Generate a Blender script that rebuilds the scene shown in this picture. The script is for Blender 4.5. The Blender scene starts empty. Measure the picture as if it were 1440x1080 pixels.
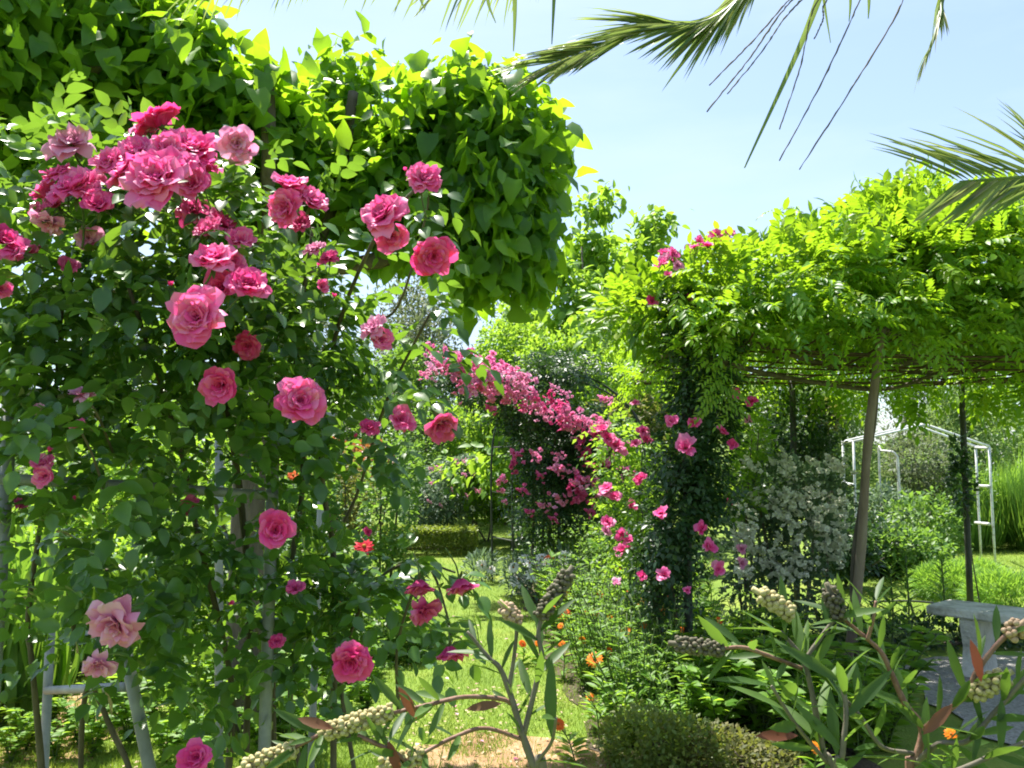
import bpy, math, random
import numpy as np
from mathutils import Vector, Matrix, Quaternion

rng = np.random.default_rng(11)
random.seed(11)
scn = bpy.context.scene
COL = scn.collection
Z = np.array([0., 0., 1.])

# ------------------------------------------------------------------ camera
FPX = 1200.0
TH = math.atan(110 / FPX)
CAM = np.array([0., 0., 1.6])
cd = bpy.data.cameras.new('camera')
cam = bpy.data.objects.new('camera', cd)
COL.objects.link(cam)
cam.location = CAM
cam.rotation_euler = (math.pi / 2 + TH, 0, 0)
cd.sensor_width = 36
cd.lens = 36 * FPX / 1440
cd.clip_start = 0.05
cd.clip_end = 800
scn.camera = cam


def at(px, py, d):
    """point at forward distance d seen at picture position px, py"""
    u = (px - 720) / FPX
    v = (540 - py) / FPX
    y = math.cos(TH) - v * math.sin(TH)
    z = math.sin(TH) + v * math.cos(TH)
    s = d / y
    return CAM + np.array([u * s, d, z * s])


def gx(px, d):
    return (px - 720) / FPX * d


# ------------------------------------------------------------------ world
EL, AZ = math.radians(67), math.radians(-33)
w = bpy.data.worlds.new("World")
scn.world = w
w.use_nodes = True
nt = w.node_tree
nt.nodes.clear()
wo = nt.nodes.new('ShaderNodeOutputWorld')
bg = nt.nodes.new('ShaderNodeBackground')
bg.inputs[1].default_value = 0.09
sky = nt.nodes.new('ShaderNodeTexSky')
sky.sky_type = 'NISHITA'
sky.sun_disc = False
sky.sun_elevation = EL
sky.sun_rotation = AZ
sky.altitude = 100
sky.air_density = 1.0
sky.dust_density = 1.2
tc = nt.nodes.new('ShaderNodeTexCoord')
mp = nt.nodes.new('ShaderNodeMapping')
mp.inputs['Scale'].default_value = (1.1, 1.1, 4.5)
mp.inputs['Rotation'].default_value = (0.1, 0.25, 0.3)
ns = nt.nodes.new('ShaderNodeTexNoise')
ns.inputs['Scale'].default_value = 1.7
ns.inputs['Detail'].default_value = 7
ns.inputs['Roughness'].default_value = 0.55
cr = nt.nodes.new('ShaderNodeValToRGB')
cr.color_ramp.elements[0].position = 0.40
cr.color_ramp.elements[0].color = (0.2, 0.2, 0.2, 1)
cr.color_ramp.elements[1].position = 0.75
cr.color_ramp.elements[1].color = (0.9, 0.9, 0.9, 1)
mx = nt.nodes.new('ShaderNodeMixRGB')
mx.inputs[2].default_value = (3.2, 4.0, 5.3, 1)
nt.links.new(tc.outputs['Generated'], mp.inputs[0])
nt.links.new(mp.outputs[0], ns.inputs['Vector'])
nt.links.new(ns.outputs['Fac'], cr.inputs[0])
nt.links.new(cr.outputs[0], mx.inputs[0])
nt.links.new(sky.outputs[0], mx.inputs[1])
nt.links.new(mx.outputs[0], bg.inputs[0])
nt.links.new(bg.outputs[0], wo.inputs[0])

sd = bpy.data.lights.new('sun', 'SUN')
sd.energy = 4.8
sd.angle = math.radians(0.55)
sd.color = (1.0, 0.95, 0.86)
so = bpy.data.objects.new('sun', sd)
COL.objects.link(so)
sdir = Vector((math.sin(AZ) * math.cos(EL), math.cos(AZ) * math.cos(EL), math.sin(EL)))
so.rotation_euler = (-sdir).to_track_quat('-Z', 'Y').to_euler()
so.location = (-10, 20, 30)

scn.view_settings.view_transform = 'Standard'
scn.view_settings.look = 'None'
scn.view_settings.gamma = 1
scn.view_settings.use_curve_mapping = False
scn.view_settings.exposure = 1.55
scn.cycles.use_denoising = True
scn.cycles.max_bounces = 8
scn.cycles.diffuse_bounces = 4
scn.cycles.transmission_bounces = 5
scn.cycles.glossy_bounces = 2
scn.cycles.transparent_max_bounces = 4
scn.cycles.sample_clamp_indirect = 6
scn.cycles.filter_width = 1.9


# ------------------------------------------------------------------ materials
def base_mat(name):
    m = bpy.data.materials.new(name)
    m.use_nodes = True
    n = m.node_tree
    n.nodes.clear()
    out = n.nodes.new('ShaderNodeOutputMaterial')
    p = n.nodes.new('ShaderNodeBsdfPrincipled')
    return m, n, out, p


def ramp(n, cols):
    r = n.nodes.new('ShaderNodeValToRGB')
    e = r.color_ramp.elements
    while len(e) < len(cols):
        e.new(0.5)
    for i, c in enumerate(cols):
        e[i].position = i / (len(cols) - 1)
        e[i].color = (*c, 1)
    return r


def leaf_mat(name, cols, tcol, tfac=0.4, rough=0.45, spec=0.5, nscale=None):
    """leaf: per-leaf tone picks a colour; part of the light passes through"""
    m, n, out, p = base_mat(name)
    a = n.nodes.new('ShaderNodeAttribute')
    a.attribute_name = 'tone'
    r = ramp(n, cols)
    fac = a.outputs['Fac']
    if nscale:
        t = n.nodes.new('ShaderNodeTexCoord')
        nz = n.nodes.new('ShaderNodeTexNoise')
        nz.inputs['Scale'].default_value = nscale
        nz.inputs['Detail'].default_value = 3
        ad = n.nodes.new('ShaderNodeMath')
        ad.operation = 'MULTIPLY_ADD'
        n.links.new(t.outputs['Object'], nz.inputs['Vector'])
        sb = n.nodes.new('ShaderNodeMath')
        sb.operation = 'SUBTRACT'
        sb.inputs[1].default_value = 0.5
        n.links.new(nz.outputs['Fac'], sb.inputs[0])
        ad.inputs[1].default_value = 0.9
        n.links.new(sb.outputs[0], ad.inputs[0])
        n.links.new(fac, ad.inputs[2])
        fac = ad.outputs[0]
    n.links.new(fac, r.inputs[0])
    n.links.new(r.outputs[0], p.inputs['Base Color'])
    p.inputs['Roughness'].default_value = rough
    p.inputs['Specular IOR Level'].default_value = spec
    tr = n.nodes.new('ShaderNodeBsdfTranslucent')
    mc = n.nodes.new('ShaderNodeMixRGB')
    mc.inputs[0].default_value = 0.75
    mc.inputs[2].default_value = (*tcol, 1)
    n.links.new(r.outputs[0], mc.inputs[1])
    n.links.new(mc.outputs[0], tr.inputs[0])
    ms = n.nodes.new('ShaderNodeMixShader')
    ms.inputs[0].default_value = tfac
    n.links.new(p.outputs[0], ms.inputs[1])
    n.links.new(tr.outputs[0], ms.inputs[2])
    n.links.new(ms.outputs[0], out.inputs[0])
    return m


def noise_mat(name, cols, scale=6, rough=0.8, detail=6, bump=0.3, stretch=(1, 1, 1), spec=0.3, metal=0, bscale=None):
    m, n, out, p = base_mat(name)
    t = n.nodes.new('ShaderNodeTexCoord')
    mpn = n.nodes.new('ShaderNodeMapping')
    mpn.inputs['Scale'].default_value = stretch
    nz = n.nodes.new('ShaderNodeTexNoise')
    nz.inputs['Scale'].default_value = scale
    nz.inputs['Detail'].default_value = detail
    nz.inputs['Roughness'].default_value = 0.65
    r = ramp(n, cols)
    lo = 0.3
    for i, e in enumerate(r.color_ramp.elements):
        e.position = lo + (1 - 2 * lo) * i / (len(cols) - 1)
    n.links.new(t.outputs['Object'], mpn.inputs[0])
    n.links.new(mpn.outputs[0], nz.inputs['Vector'])
    n.links.new(nz.outputs['Fac'], r.inputs[0])
    n.links.new(r.outputs[0], p.inputs['Base Color'])
    p.inputs['Roughness'].default_value = rough
    p.inputs['Specular IOR Level'].default_value = spec
    p.inputs['Metallic'].default_value = metal
    if bump:
        b = n.nodes.new('ShaderNodeBump')
        b.inputs['Strength'].default_value = bump
        b.inputs['Distance'].default_value = 0.02
        nz2 = n.nodes.new('ShaderNodeTexNoise')
        nz2.inputs['Scale'].default_value = bscale or scale * 5
        nz2.inputs['Detail'].default_value = 4
        n.links.new(mpn.outputs[0], nz2.inputs['Vector'])
        n.links.new(nz2.outputs['Fac'], b.inputs['Height'])
        n.links.new(b.outputs[0], p.inputs['Normal'])
    n.links.new(p.outputs[0], out.inputs[0])
    return m


M = {}
M['catalpa'] = leaf_mat('catalpa_leaf', [(.025, .085, .014), (.05, .14, .018), (.085, .19, .022), (.125, .25, .024)], (.47, .78, .02), .52, .42, .45, 30)
M['rose_leaf'] = leaf_mat('rose_leaf', [(.022, .065, .020), (.036, .10, .024), (.062, .145, .028), (.10, .20, .03)], (.28, .50, .03), .36, .32, .6, 40)
M['rose_leaf2'] = leaf_mat('rambler_leaf', [(.022, .06, .018), (.04, .095, .022), (.075, .15, .03)], (.24, .42, .04), .3, .4, .5)
M['wisteria'] = leaf_mat('wisteria_leaf', [(.05, .15, .014), (.08, .20, .016), (.13, .25, .02), (.20, .27, .02)], (.44, .70, .02), .48, .45, .4)
M['lime'] = leaf_mat('lime_leaf', [(.06, .15, .015), (.10, .22, .02), (.15, .28, .03)], (.46, .70, .05), .48, .5, .35)
M['mid'] = leaf_mat('green_leaf', [(.035, .095, .018), (.065, .145, .025), (.11, .20, .035)], (.32, .55, .06), .40, .5, .4)
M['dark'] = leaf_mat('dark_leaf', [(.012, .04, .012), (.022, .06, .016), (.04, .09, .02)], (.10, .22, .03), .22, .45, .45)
M['olive'] = leaf_mat('olive_leaf', [(.06, .085, .045), (.09, .12, .06), (.13, .15, .075)], (.22, .28, .10), .3, .6, .3)
M['brown'] = leaf_mat('bronze_leaf', [(.06, .075, .022), (.10, .11, .03), (.14, .13, .04)], (.35, .38, .06), .35, .6, .3)
M['willow'] = leaf_mat('willow_leaf', [(.07, .13, .04), (.10, .18, .05), (.15, .23, .07)], (.36, .5, .12), .4, .55, .3)
M['grey'] = leaf_mat('greygreen_leaf', [(.045, .09, .05), (.075, .13, .075), (.11, .17, .10)], (.24, .36, .16), .3, .55, .35)
M['box'] = leaf_mat('box_leaf', [(.07, .12, .018), (.11, .17, .026), (.16, .18, .035)], (.40, .50, .05), .38, .5, .4)
M['grassy'] = leaf_mat('grass_blade', [(.07, .17, .02), (.11, .23, .025), (.15, .28, .04)], (.40, .66, .06), .45, .5, .35)
M['lawn_blade'] = leaf_mat('lawn_blade', [(.10, .18, .016), (.14, .23, .022), (.20, .26, .035)], (.42, .58, .05), .40, .6, .3)
M['bottle'] = leaf_mat('bottlebrush_leaf', [(.022, .055, .014), (.04, .085, .018), (.07, .13, .025)], (.22, .38, .04), .34, .52, .35, 60)
M['redleaf'] = leaf_mat('red_tinged_leaf', [(.14, .06, .02), (.22, .06, .025), (.10, .12, .03)], (.55, .2, .05), .35, .4, .4)
M['redtip'] = leaf_mat('reddened_leaf', [(.10, .04, .02), (.17, .045, .03), (.12, .07, .025)], (.42, .10, .05), .25, .5, .35)
M['palm'] = leaf_mat('palm_leaflet', [(.045, .10, .025), (.07, .14, .03), (.10, .17, .04), (.13, .18, .05), (.30, .24, .13)], (.42, .55, .12), .42, .38, .55)
M['pink'] = leaf_mat('rose_petal', [(.70, .05, .24), (.82, .12, .38), (.88, .32, .56)], (.97, .12, .42), .42, .5, .25)
M['deep'] = leaf_mat('deep_rose_petal', [(.64, .025, .17), (.77, .06, .28), (.84, .18, .44)], (.95, .07, .34), .4, .5, .25)
M['pale'] = leaf_mat('pale_rose_petal', [(.62, .15, .36), (.74, .30, .50), (.80, .48, .64)], (.88, .33, .56), .38, .5, .25)
M['mauve'] = leaf_mat('mauve_rose_petal', [(.56, .03, .17), (.66, .08, .27), (.74, .19, .40)], (.85, .08, .31), .34, .5, .25)
M['orange'] = leaf_mat('marigold_petal', [(.78, .15, .008), (.85, .23, .01), (.88, .34, .015)], (.95, .35, .01), .3, .5, .25)
M['rust'] = leaf_mat('rust_petal', [(.62, .07, .01), (.72, .12, .012), (.8, .2, .015)], (.9, .2, .01), .3, .5, .25)
M['red'] = leaf_mat('red_petal', [(.62, .015, .03), (.72, .03, .06), (.75, .06, .10)], (.9, .04, .07), .3, .5, .25)
M['white'] = leaf_mat('white_petal', [(.70, .70, .62), (.78, .78, .72), (.82, .82, .78)], (.8, .8, .7), .3, .5, .25)
M['cream'] = leaf_mat('cream_blossom', [(.50, .54, .38), (.64, .66, .52), (.78, .78, .68)], (.6, .62, .45), .3, .6, .25)
M['disc'] = noise_mat('flower_disc', [(.22, .08, .01), (.45, .2, .02)], 60, .8, bump=0)
M['stem'] = noise_mat('green_stem', [(.05, .09, .025), (.09, .13, .04)], 20, .6, bump=0)
M['cane'] = noise_mat('rose_cane', [(.045, .04, .025), (.09, .075, .045), (.13, .11, .07)], 14, .75, stretch=(1, 1, .25))
M['bark'] = noise_mat('tree_bark', [(.05, .042, .033), (.10, .085, .065), (.15, .13, .10)], 9, .9, stretch=(1, 1, .3), bump=.7)
M['pole'] = noise_mat('weathered_pole', [(.10, .075, .055), (.17, .13, .10), (.23, .19, .15)], 10, .8, stretch=(1, 1, .12), bump=.5)
M['darkmetal'] = noise_mat('dark_metal', [(.03, .033, .028), (.06, .065, .05)], 20, .6, bump=.1)
M['galv'] = noise_mat('galvanised_pipe', [(.16, .17, .17), (.25, .26, .265), (.33, .34, .34)], 7, .6, bump=.1, metal=.1, spec=.5)
M['whitemetal'] = noise_mat('white_paint', [(.34, .32, .29), (.58, .60, .60), (.72, .74, .74)], 14, .45, bump=.05)
M['rust_rod'] = noise_mat('rusty_rod', [(.05, .035, .025), (.11, .07, .045)], 25, .85, bump=.2)
M['stone'] = noise_mat('pale_stone', [(.30, .29, .25), (.56, .55, .50), (.68, .66, .61)], 7, .9, bump=.7)
M['soil'] = noise_mat('dry_soil', [(.20, .11, .055), (.31, .19, .10), (.40, .27, .16)], 3.5, .95, bump=.8, bscale=40)
M['bedsoil'] = noise_mat('bed_soil', [(.035, .028, .02), (.07, .052, .035), (.10, .08, .05)], 6, .95, bump=.8, bscale=40)
M['gravel'] = noise_mat('grey_gravel', [(.16, .155, .145), (.30, .29, .275), (.42, .41, .39)], 45, .95, bump=1.0, bscale=70)
M['ground'] = noise_mat('lawn_ground', [(.09, .15, .016), (.13, .20, .024), (.20, .23, .04)], 1.3, .95, bump=.6, bscale=60)
M['capsule'] = noise_mat('seed_capsule', [(.26, .22, .085), (.38, .33, .15), (.46, .42, .22)], 160, .6, bump=.1)
M['capsule_grey'] = noise_mat('old_seed_capsule', [(.055, .05, .03), (.10, .09, .055), (.16, .14, .09)], 160, .7, bump=.1)
M['capsule_pink'] = noise_mat('withered_capsule', [(.26, .17, .10), (.46, .34, .22)], 120, .7, bump=.1)
M['twig'] = noise_mat('reddish_twig', [(.12, .06, .04), (.20, .11, .075), (.26, .17, .12)], 40, .6, bump=.1)
M['greytwig'] = noise_mat('grey_twig', [(.10, .09, .065), (.17, .15, .11)], 40, .7, bump=.1)
M['strand'] = noise_mat('dry_strand', [(.08, .07, .06), (.15, .13, .11)], 60, .8, bump=0)
M['tan'] = noise_mat('dry_leaf', [(.30, .22, .13), (.42, .33, .22)], 30, .8, bump=0)
M['palm_trunk'] = noise_mat('palm_trunk', [(.07, .05, .035), (.14, .11, .075)], 8, .95, bump=1, stretch=(1, 1, 3))
M['pinkstone'] = noise_mat('pinkish_stone', [(.30, .2, .16), (.45, .36, .3)], 6, .9, bump=.5)
M['terracotta'] = noise_mat('terracotta', [(.16, .07, .04), (.24, .11, .065)], 8, .85, bump=.2)


# ------------------------------------------------------------------ mesh building
class MB:
    def __init__(s):
        s.V, s.T, s.A, s.n = [], [], [], 0

    def add(s, V, T, tone=None):
        V = np.asarray(V, float).reshape(-1, 3)
        T = np.asarray(T, np.int64).reshape(-1, 3)
        s.V.append(V)
        s.T.append(T + s.n)
        if tone is None:
            tone = np.full(len(V), .5)
        elif np.isscalar(tone):
            tone = np.full(len(V), tone)
        s.A.append(np.asarray(tone, float))
        s.n += len(V)

    def mesh(s, name, offset=None):
        V = np.concatenate(s.V)
        T = np.concatenate(s.T)
        A = np.concatenate(s.A)
        if offset is not None:
            V = V - np.asarray(offset)
        me = bpy.data.meshes.new(name)
        me.vertices.add(len(V))
        me.vertices.foreach_set('co', V.astype(np.float32).ravel())
        me.loops.add(T.size)
        me.loops.foreach_set('vertex_index', T.astype(np.int32).ravel())
        me.polygons.add(len(T))
        me.polygons.foreach_set('loop_start', np.arange(0, T.size, 3, dtype=np.int32))
        me.polygons.foreach_set('use_smooth', np.ones(len(T), bool))
        at_ = me.attributes.new('tone', 'FLOAT', 'POINT')
        at_.data.foreach_set('value', A.astype(np.float32))
        me.update()
        return me


def link(name, me, mat, parent=None):
    o = bpy.data.objects.new(name, me)
    if mat is not None and not me.materials:
        me.materials.append(mat)
    COL.objects.link(o)
    if parent is not None:
        o.parent = parent
    return o


def tag(o, label=None, cat=None, group=None, kind=None):
    if label: o['label'] = label
    if cat: o['category'] = cat
    if group: o['group'] = group
    if kind: o['kind'] = kind
    return o


def thing(name, label, cat, loc, group=None):
    o = bpy.data.objects.new(name, None)
    o.empty_display_size = .1
    COL.objects.link(o)
    o.location = Vector(loc)
    return tag(o, label, cat, group)


def part(name, mb, mat, t):
    """a part of thing t; mb holds world coordinates"""
    return link(name, mb.mesh(name, np.array(t.location)), mat, t)


def dup(src, loc, rz=0, sc=1, label=None, group=None):
    r = src.copy()
    COL.objects.link(r)
    r.location = Vector(loc)
    r.rotation_euler = (0, 0, rz)
    r.scale = (sc, sc, sc) if np.isscalar(sc) else sc
    if label: r['label'] = label
    if group: r['group'] = group
    for ch in list(src.children):
        c = ch.copy()
        COL.objects.link(c)
        c.parent = r
        for g in list(ch.children):
            k = g.copy()
            COL.objects.link(k)
            k.parent = c
    return r


def norm(a):
    return a / (np.linalg.norm(a, axis=-1, keepdims=True) + 1e-9)


def rand_dir(n):
    return norm(rng.normal(size=(n, 3)))


def leaf_tpl(ts, ws, fold=.25, curl=.15, dy=None, wave=0.0):
    """leaf template, 1 long; base, cross-sections of three vertices, tip"""
    v = [(0, ts[0], 0)]
    tri = []
    k = len(ts)
    for i in range(1, k - 1):
        z = -curl * ts[i] ** 2
        e = (dy[i] if dy else 0)
        zw = wave * (1 if i % 2 else -1)
        v += [(-ws[i], ts[i] + e, z + fold * ws[i] + zw), (0, ts[i], z), (ws[i], ts[i] + e, z + fold * ws[i] - zw)]
    v.append((0, ts[-1], -curl * ts[-1] ** 2))
    last = len(v) - 1
    tri += [(0, 2, 1), (0, 3, 2)]
    for i in range(k - 3):
        a, b = 1 + 3 * i, 4 + 3 * i
        tri += [(a, a + 1, b + 1), (a, b + 1, b), (a + 1, a + 2, b + 2), (a + 1, b + 2, b + 1)]
    a = 1 + 3 * (k - 3)
    tri += [(a, a + 1, last), (a + 1, a + 2, last)]
    return np.array(v, float), np.array(tri)


T_HEART = leaf_tpl([0, .08, .32, .62, .85, 1.0], [0, .34, .43, .30, .13, 0], .26, .42, dy=[0, -.13, -.02, 0, 0, 0], wave=.03)
T_OVATE = leaf_tpl([0, .18, .45, .75, 1.0], [0, .24, .32, .2, 0], .3, .18)
T_OVATE_S = leaf_tpl([0, .4, 1.0], [0, .3, 0], .3, .15)
T_LANCE = leaf_tpl([0, .25, .55, .8, 1.0], [0, .085, .115, .07, 0], .35, .16)
T_LANCE_S = leaf_tpl([0, .45, 1.0], [0, .11, 0], .35, .2)
T_LEAFLET = leaf_tpl([0, .3, .65, 1.0], [0, .17, .16, 0], .25, .2)
T_BLADE = leaf_tpl([0, .35, .7, 1.0], [0, .016, .013, 0], .5, .45)
T_STRAP = leaf_tpl([0, .3, .65, 1.0], [0, .03, .024, 0], .4, .3)
T_PALM = leaf_tpl([0, .12, .45, .8, 1.0], [0, .022, .026, .014, 0], .7, .12)
T_TUFT = leaf_tpl([0, .4, 1.0], [0, .06, 0], .3, .5)
T_BOTTLE = leaf_tpl([0, .2, .5, .8, 1.0], [0, .09, .135, .09, 0], .22, .1)


def add_leaves(mb, tpl, P, D, N, S, W=1.0, tone=None):
    tv, tt = tpl
    n = len(P)
    if n == 0: return
    D = norm(D)
    N = N - (N * D).sum(1, keepdims=True) * D
    N = norm(N)
    X = np.cross(D, N)
    S = np.broadcast_to(np.asarray(S, float), (n,))
    Wd = np.broadcast_to(np.asarray(W, float), (n,))
    k = len(tv)
    V = P[:, None, :] + S[:, None, None] * (
        (tv[:, 0][None, :] * Wd[:, None])[:, :, None] * X[:, None, :] + tv[:, 1][None, :, None] * D[:, None, :] + tv[:, 2][None, :, None] * N[:, None, :])
    T = tt[None] + (np.arange(n) * k)[:, None, None]
    if tone is None:
        tone = rng.random(n)
    mb.add(V, T, np.repeat(tone, k))


def Bl(px, py, d, rx, ry, rz):
    """an ellipsoid of foliage: picture position, distance, half sizes in picture px, half depth in m"""
    return (at(px, py, d), np.array([rx * d / FPX, rz, ry * d / FPX]))


def lump(dirs, seed, amp):
    r = np.random.default_rng(seed)
    s = np.zeros(len(dirs))
    for k in range(5):
        f = r.normal(size=3) * (2.2 + 1.4 * k)
        s += np.sin(dirs @ f + r.random() * 6.28) / (1 + .5 * k)
    return 1 + amp * s / 2.2


def sample(blobs, n, shell=.5, lumps=.18, seed=None, nclump=None, sigma=.08):
    """n points in the blobs, denser towards the skin; gathered in clumps if nclump"""
    m = nclump or n
    wts = np.array([(b[1].prod()) ** (2 / 3) for b in blobs])
    idx = rng.choice(len(blobs), m, p=wts / wts.sum())
    C = np.array([b[0] for b in blobs])[idx]
    R = np.array([b[1] for b in blobs])[idx]
    dr = rand_dir(m)
    r = 1 - shell * rng.random(m) ** 1.3
    sd_ = seed if seed is not None else int(rng.integers(1e6))
    r = r * lump(dr + idx[:, None] * 1.7, sd_, lumps)
    P = C + R * dr * r[:, None]
    O = norm(dr / R)
    if nclump:
        k = rng.integers(0, m, n)
        P = P[k] + rng.normal(size=(n, 3)) * sigma
        O = norm(O[k] + rng.normal(size=(n, 3)) * .35)
    return P, O


def foliage(mb, blobs, n, size, tpl, out=.6, up=.1, rnd=.6, nup=.9, nout=.3, nrnd=.5, shell=.5, lumps=.18, nclump=None, sigma=.08, sv=.3, W=1.0, zmin=None, tone=None):
    P, O = sample(blobs, n, shell, lumps, None, nclump, sigma)
    if zmin is not None:
        k = P[:, 2] > zmin
        P, O = P[k], O[k]
    n = len(P)
    D = out * O + up * Z + rnd * rand_dir(n)
    N = nup * Z + nout * O + nrnd * rand_dir(n)
    S = size * (1 + sv * rng.normal(size=n)).clip(.45, 1.7)
    add_leaves(mb, tpl, P, D, N, S, W, tone)


def pinnate(mb, tpl, P, D, N, L, pairs, lsize, droop=.5, tone=None, W=1.0):
    """compound leaves: leaflets in pairs along a drooping rachis, and one at the end"""
    n = len(P)
    D = norm(D)
    N = norm(N - (N * D).sum(1, keepdims=True) * D)
    X = np.cross(D, N)
    L = np.broadcast_to(np.asarray(L, float), (n,))[:, None]
    tn = rng.random(n) if tone is None else tone
    for i in range(pairs + 1):
        t = .22 + .78 * i / pairs
        pos = P + D * L * t - Z * (droop * L * t * t)
        dd = norm(D - Z * (2 * droop * t))
        if i == pairs:
            add_leaves(mb, tpl, pos, dd, N + .2 * rand_dir(n), lsize * L[:, 0], W, tn)
        else:
            for s in (-1, 1):
                add_leaves(mb, tpl, pos, dd * .55 + s * X * .85 - Z * .12 + .12 * rand_dir(n), N + .25 * rand_dir(n), lsize * L[:, 0] * (1 - .25 * abs(t - .5)), W, (tn + .12 * rng.normal(size=n)).clip(0, 1))


def smooth(pts, n=6):
    pts = np.asarray(pts, float)
    if len(pts) < 3:
        t = np.linspace(0, 1, n + 1)[:, None]
        return pts[0] * (1 - t) + pts[-1] * t
    P = np.vstack([2 * pts[0] - pts[1], pts, 2 * pts[-1] - pts[-2]])
    o = []
    for i in range(1, len(P) - 2):
        for k in range(n):
            t = k / n
            a, b, c, e = P[i - 1], P[i], P[i + 1], P[i + 2]
            o.append(.5 * ((2 * b) + (-a + c) * t + (2 * a - 5 * b + 4 * c - e) * t * t + (-a + 3 * b - 3 * c + e) * t ** 3))
    o.append(P[-2])
    return np.array(o)


def tube(mb, pts, r0, r1=None, sides=8, sm=5, jitter=0.0, tone=.5):
    pts = smooth(pts, sm) if sm else np.asarray(pts, float)
    n = len(pts)
    r1 = r0 if r1 is None else r1
    rad = np.linspace(r0, r1, n)
    if jitter:
        rad = rad * (1 + jitter * rng.normal(size=n))
    tg = norm(np.gradient(pts, axis=0))
    ref = np.array([0.31, 0.95, 0.05])
    V = []
    a = np.cross(tg[0], ref)
    for i in range(n):
        a = a - (a @ tg[i]) * tg[i]
        if np.linalg.norm(a) < 1e-6: a = np.cross(tg[i], [1, 0, 0])
        a = a / np.linalg.norm(a)
        b = np.cross(tg[i], a)
        th = np.arange(sides) * 2 * math.pi / sides
        V.append(pts[i] + rad[i] * (np.cos(th)[:, None] * a + np.sin(th)[:, None] * b))
    V = np.concatenate(V + [pts[:1], pts[-1:]])
    T = []
    for i in range(n - 1):
        for k in range(sides):
            p, q = i * sides + k, i * sides + (k + 1) % sides
            T += [(p, q, q + sides), (p, q + sides, p + sides)]
    c0, c1 = n * sides, n * sides + 1
    for k in range(sides):
        T += [(c0, (k + 1) % sides, k), (c1, (n - 1) * sides + k, (n - 1) * sides + (k + 1) % sides)]
    mb.add(V, T, tone)


def pxs(l):
    return [at(*p) for p in l]


def one_tube(name, pts, r0, r1, mat, t, sides=8, sm=5, jitter=0.):
    mb = MB()
    tube(mb, pts, r0, r1, sides, sm, jitter)
    return part(name, mb, mat, t)


# ------------------------------------------------------------------ setting
def sheet(name, poly, z, mat, sub=1.2, rough_edge=0.0):
    """a flat sheet from an outline, its edge made uneven"""
    pts = []
    k = len(poly)
    for i in range(k):
        a, b = np.array(poly[i], float), np.array(poly[(i + 1) % k], float)
        m = max(1, int(np.linalg.norm(b - a) / .18)) if rough_edge else 1
        for j in range(m):
            p = a + (b - a) * j / m
            pts.append(p + rng.normal(size=2) * rough_edge)
    me = bpy.data.meshes.new(name)
    me.from_pydata([(p[0], p[1], z) for p in pts], [], [list(range(len(pts)))])
    me.attributes.new('tone', 'FLOAT', 'POINT')
    return tag(link(name, me, mat), kind='structure')


sheet('ground', [(-150, -60), (150, -60), (150, 260), (-150, 260)], 0, M['ground'])
sheet('soil_path', [(-.75, 3.6), (-.62, 4.9), (-.18, 5.25), (.42, 5.05), (.62, 4.5), (.7, 3.5)], .004, M['soil'], rough_edge=.05)
sheet('soil_ground', [(-4.2, 3.3), (-4.0, 5.9), (-2.9, 6.0), (-2.35, 5.2), (-2.1, 3.4)], .008, M['soil'], rough_edge=.08)
sheet('bed_soil', [(.6, 4.2), (.35, 6.5), (.15, 9.5), (.1, 12.2), (1.3, 12.2), (1.45, 9), (1.6, 7.2), (1.8, 5.6), (1.95, 4.2)], .008, M['bedsoil'], rough_edge=.07)
sheet('gravel_path', [(2.75, 4.6), (2.8, 5.4), (2.95, 7.0), (4.2, 7.4), (7.5, 7.0), (7.5, 4.4)], .012, M['gravel'], rough_edge=.06)
sheet('bare_earth', [(4.9, 12.9), (5.2, 14.6), (6.9, 14.8), (6.7, 12.8)], .004, M['soil'], rough_edge=.12)

# lawn grass
mb = MB()
n = 210000
d = 4.6 + 19 * rng.random(n) ** 1.75
x = gx(rng.uniform(-60, 1000, n), d)
keep = ~((x > .62 - .04 * d + .25) & (d < 12) & (x < 2.1))
k2 = ((d < 5.0 + .2 * np.sin(x * 7)) & (np.abs(x) < .6) & (rng.random(n) < .8))
keep &= ~k2
x, d = x[keep], d[keep]
P = np.stack([x, d, np.full(len(x), .002)], 1)
D = Z * 1.0 + .75 * rand_dir(len(x))
D[:, 2] = np.abs(D[:, 2]) + .25
patch = .5 + .3 * np.sin(x * 1.9 + 1.3 * np.sin(d * .9)) + .25 * rng.normal(size=len(x))
add_leaves(mb, T_TUFT, P, D, rand_dir(len(x)) * .6 - np.array([0, .4, 0]), .024 * (1 + .35 * rng.normal(size=len(x))).clip(.4, 2) * (1 + .03 * d), 1.0, patch.clip(0, 1))
n = 16000
d = 8.5 + 8 * rng.random(n)
x = gx(rng.uniform(1150, 1480, n), d)
P = np.stack([x, d, np.full(n, .002)], 1)
keep = ~((x > 4.9) & (d > 12.9) & (x < 6.8) & (d < 14.7))
P = P[keep]
D = Z + .75 * rand_dir(len(P))
D[:, 2] = np.abs(D[:, 2]) + .25
add_leaves(mb, T_TUFT, P, D, rand_dir(len(P)), .05, 1.0)
tag(link('grass', mb.mesh('grass'), M['lawn_blade']), kind='stuff')


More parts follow.
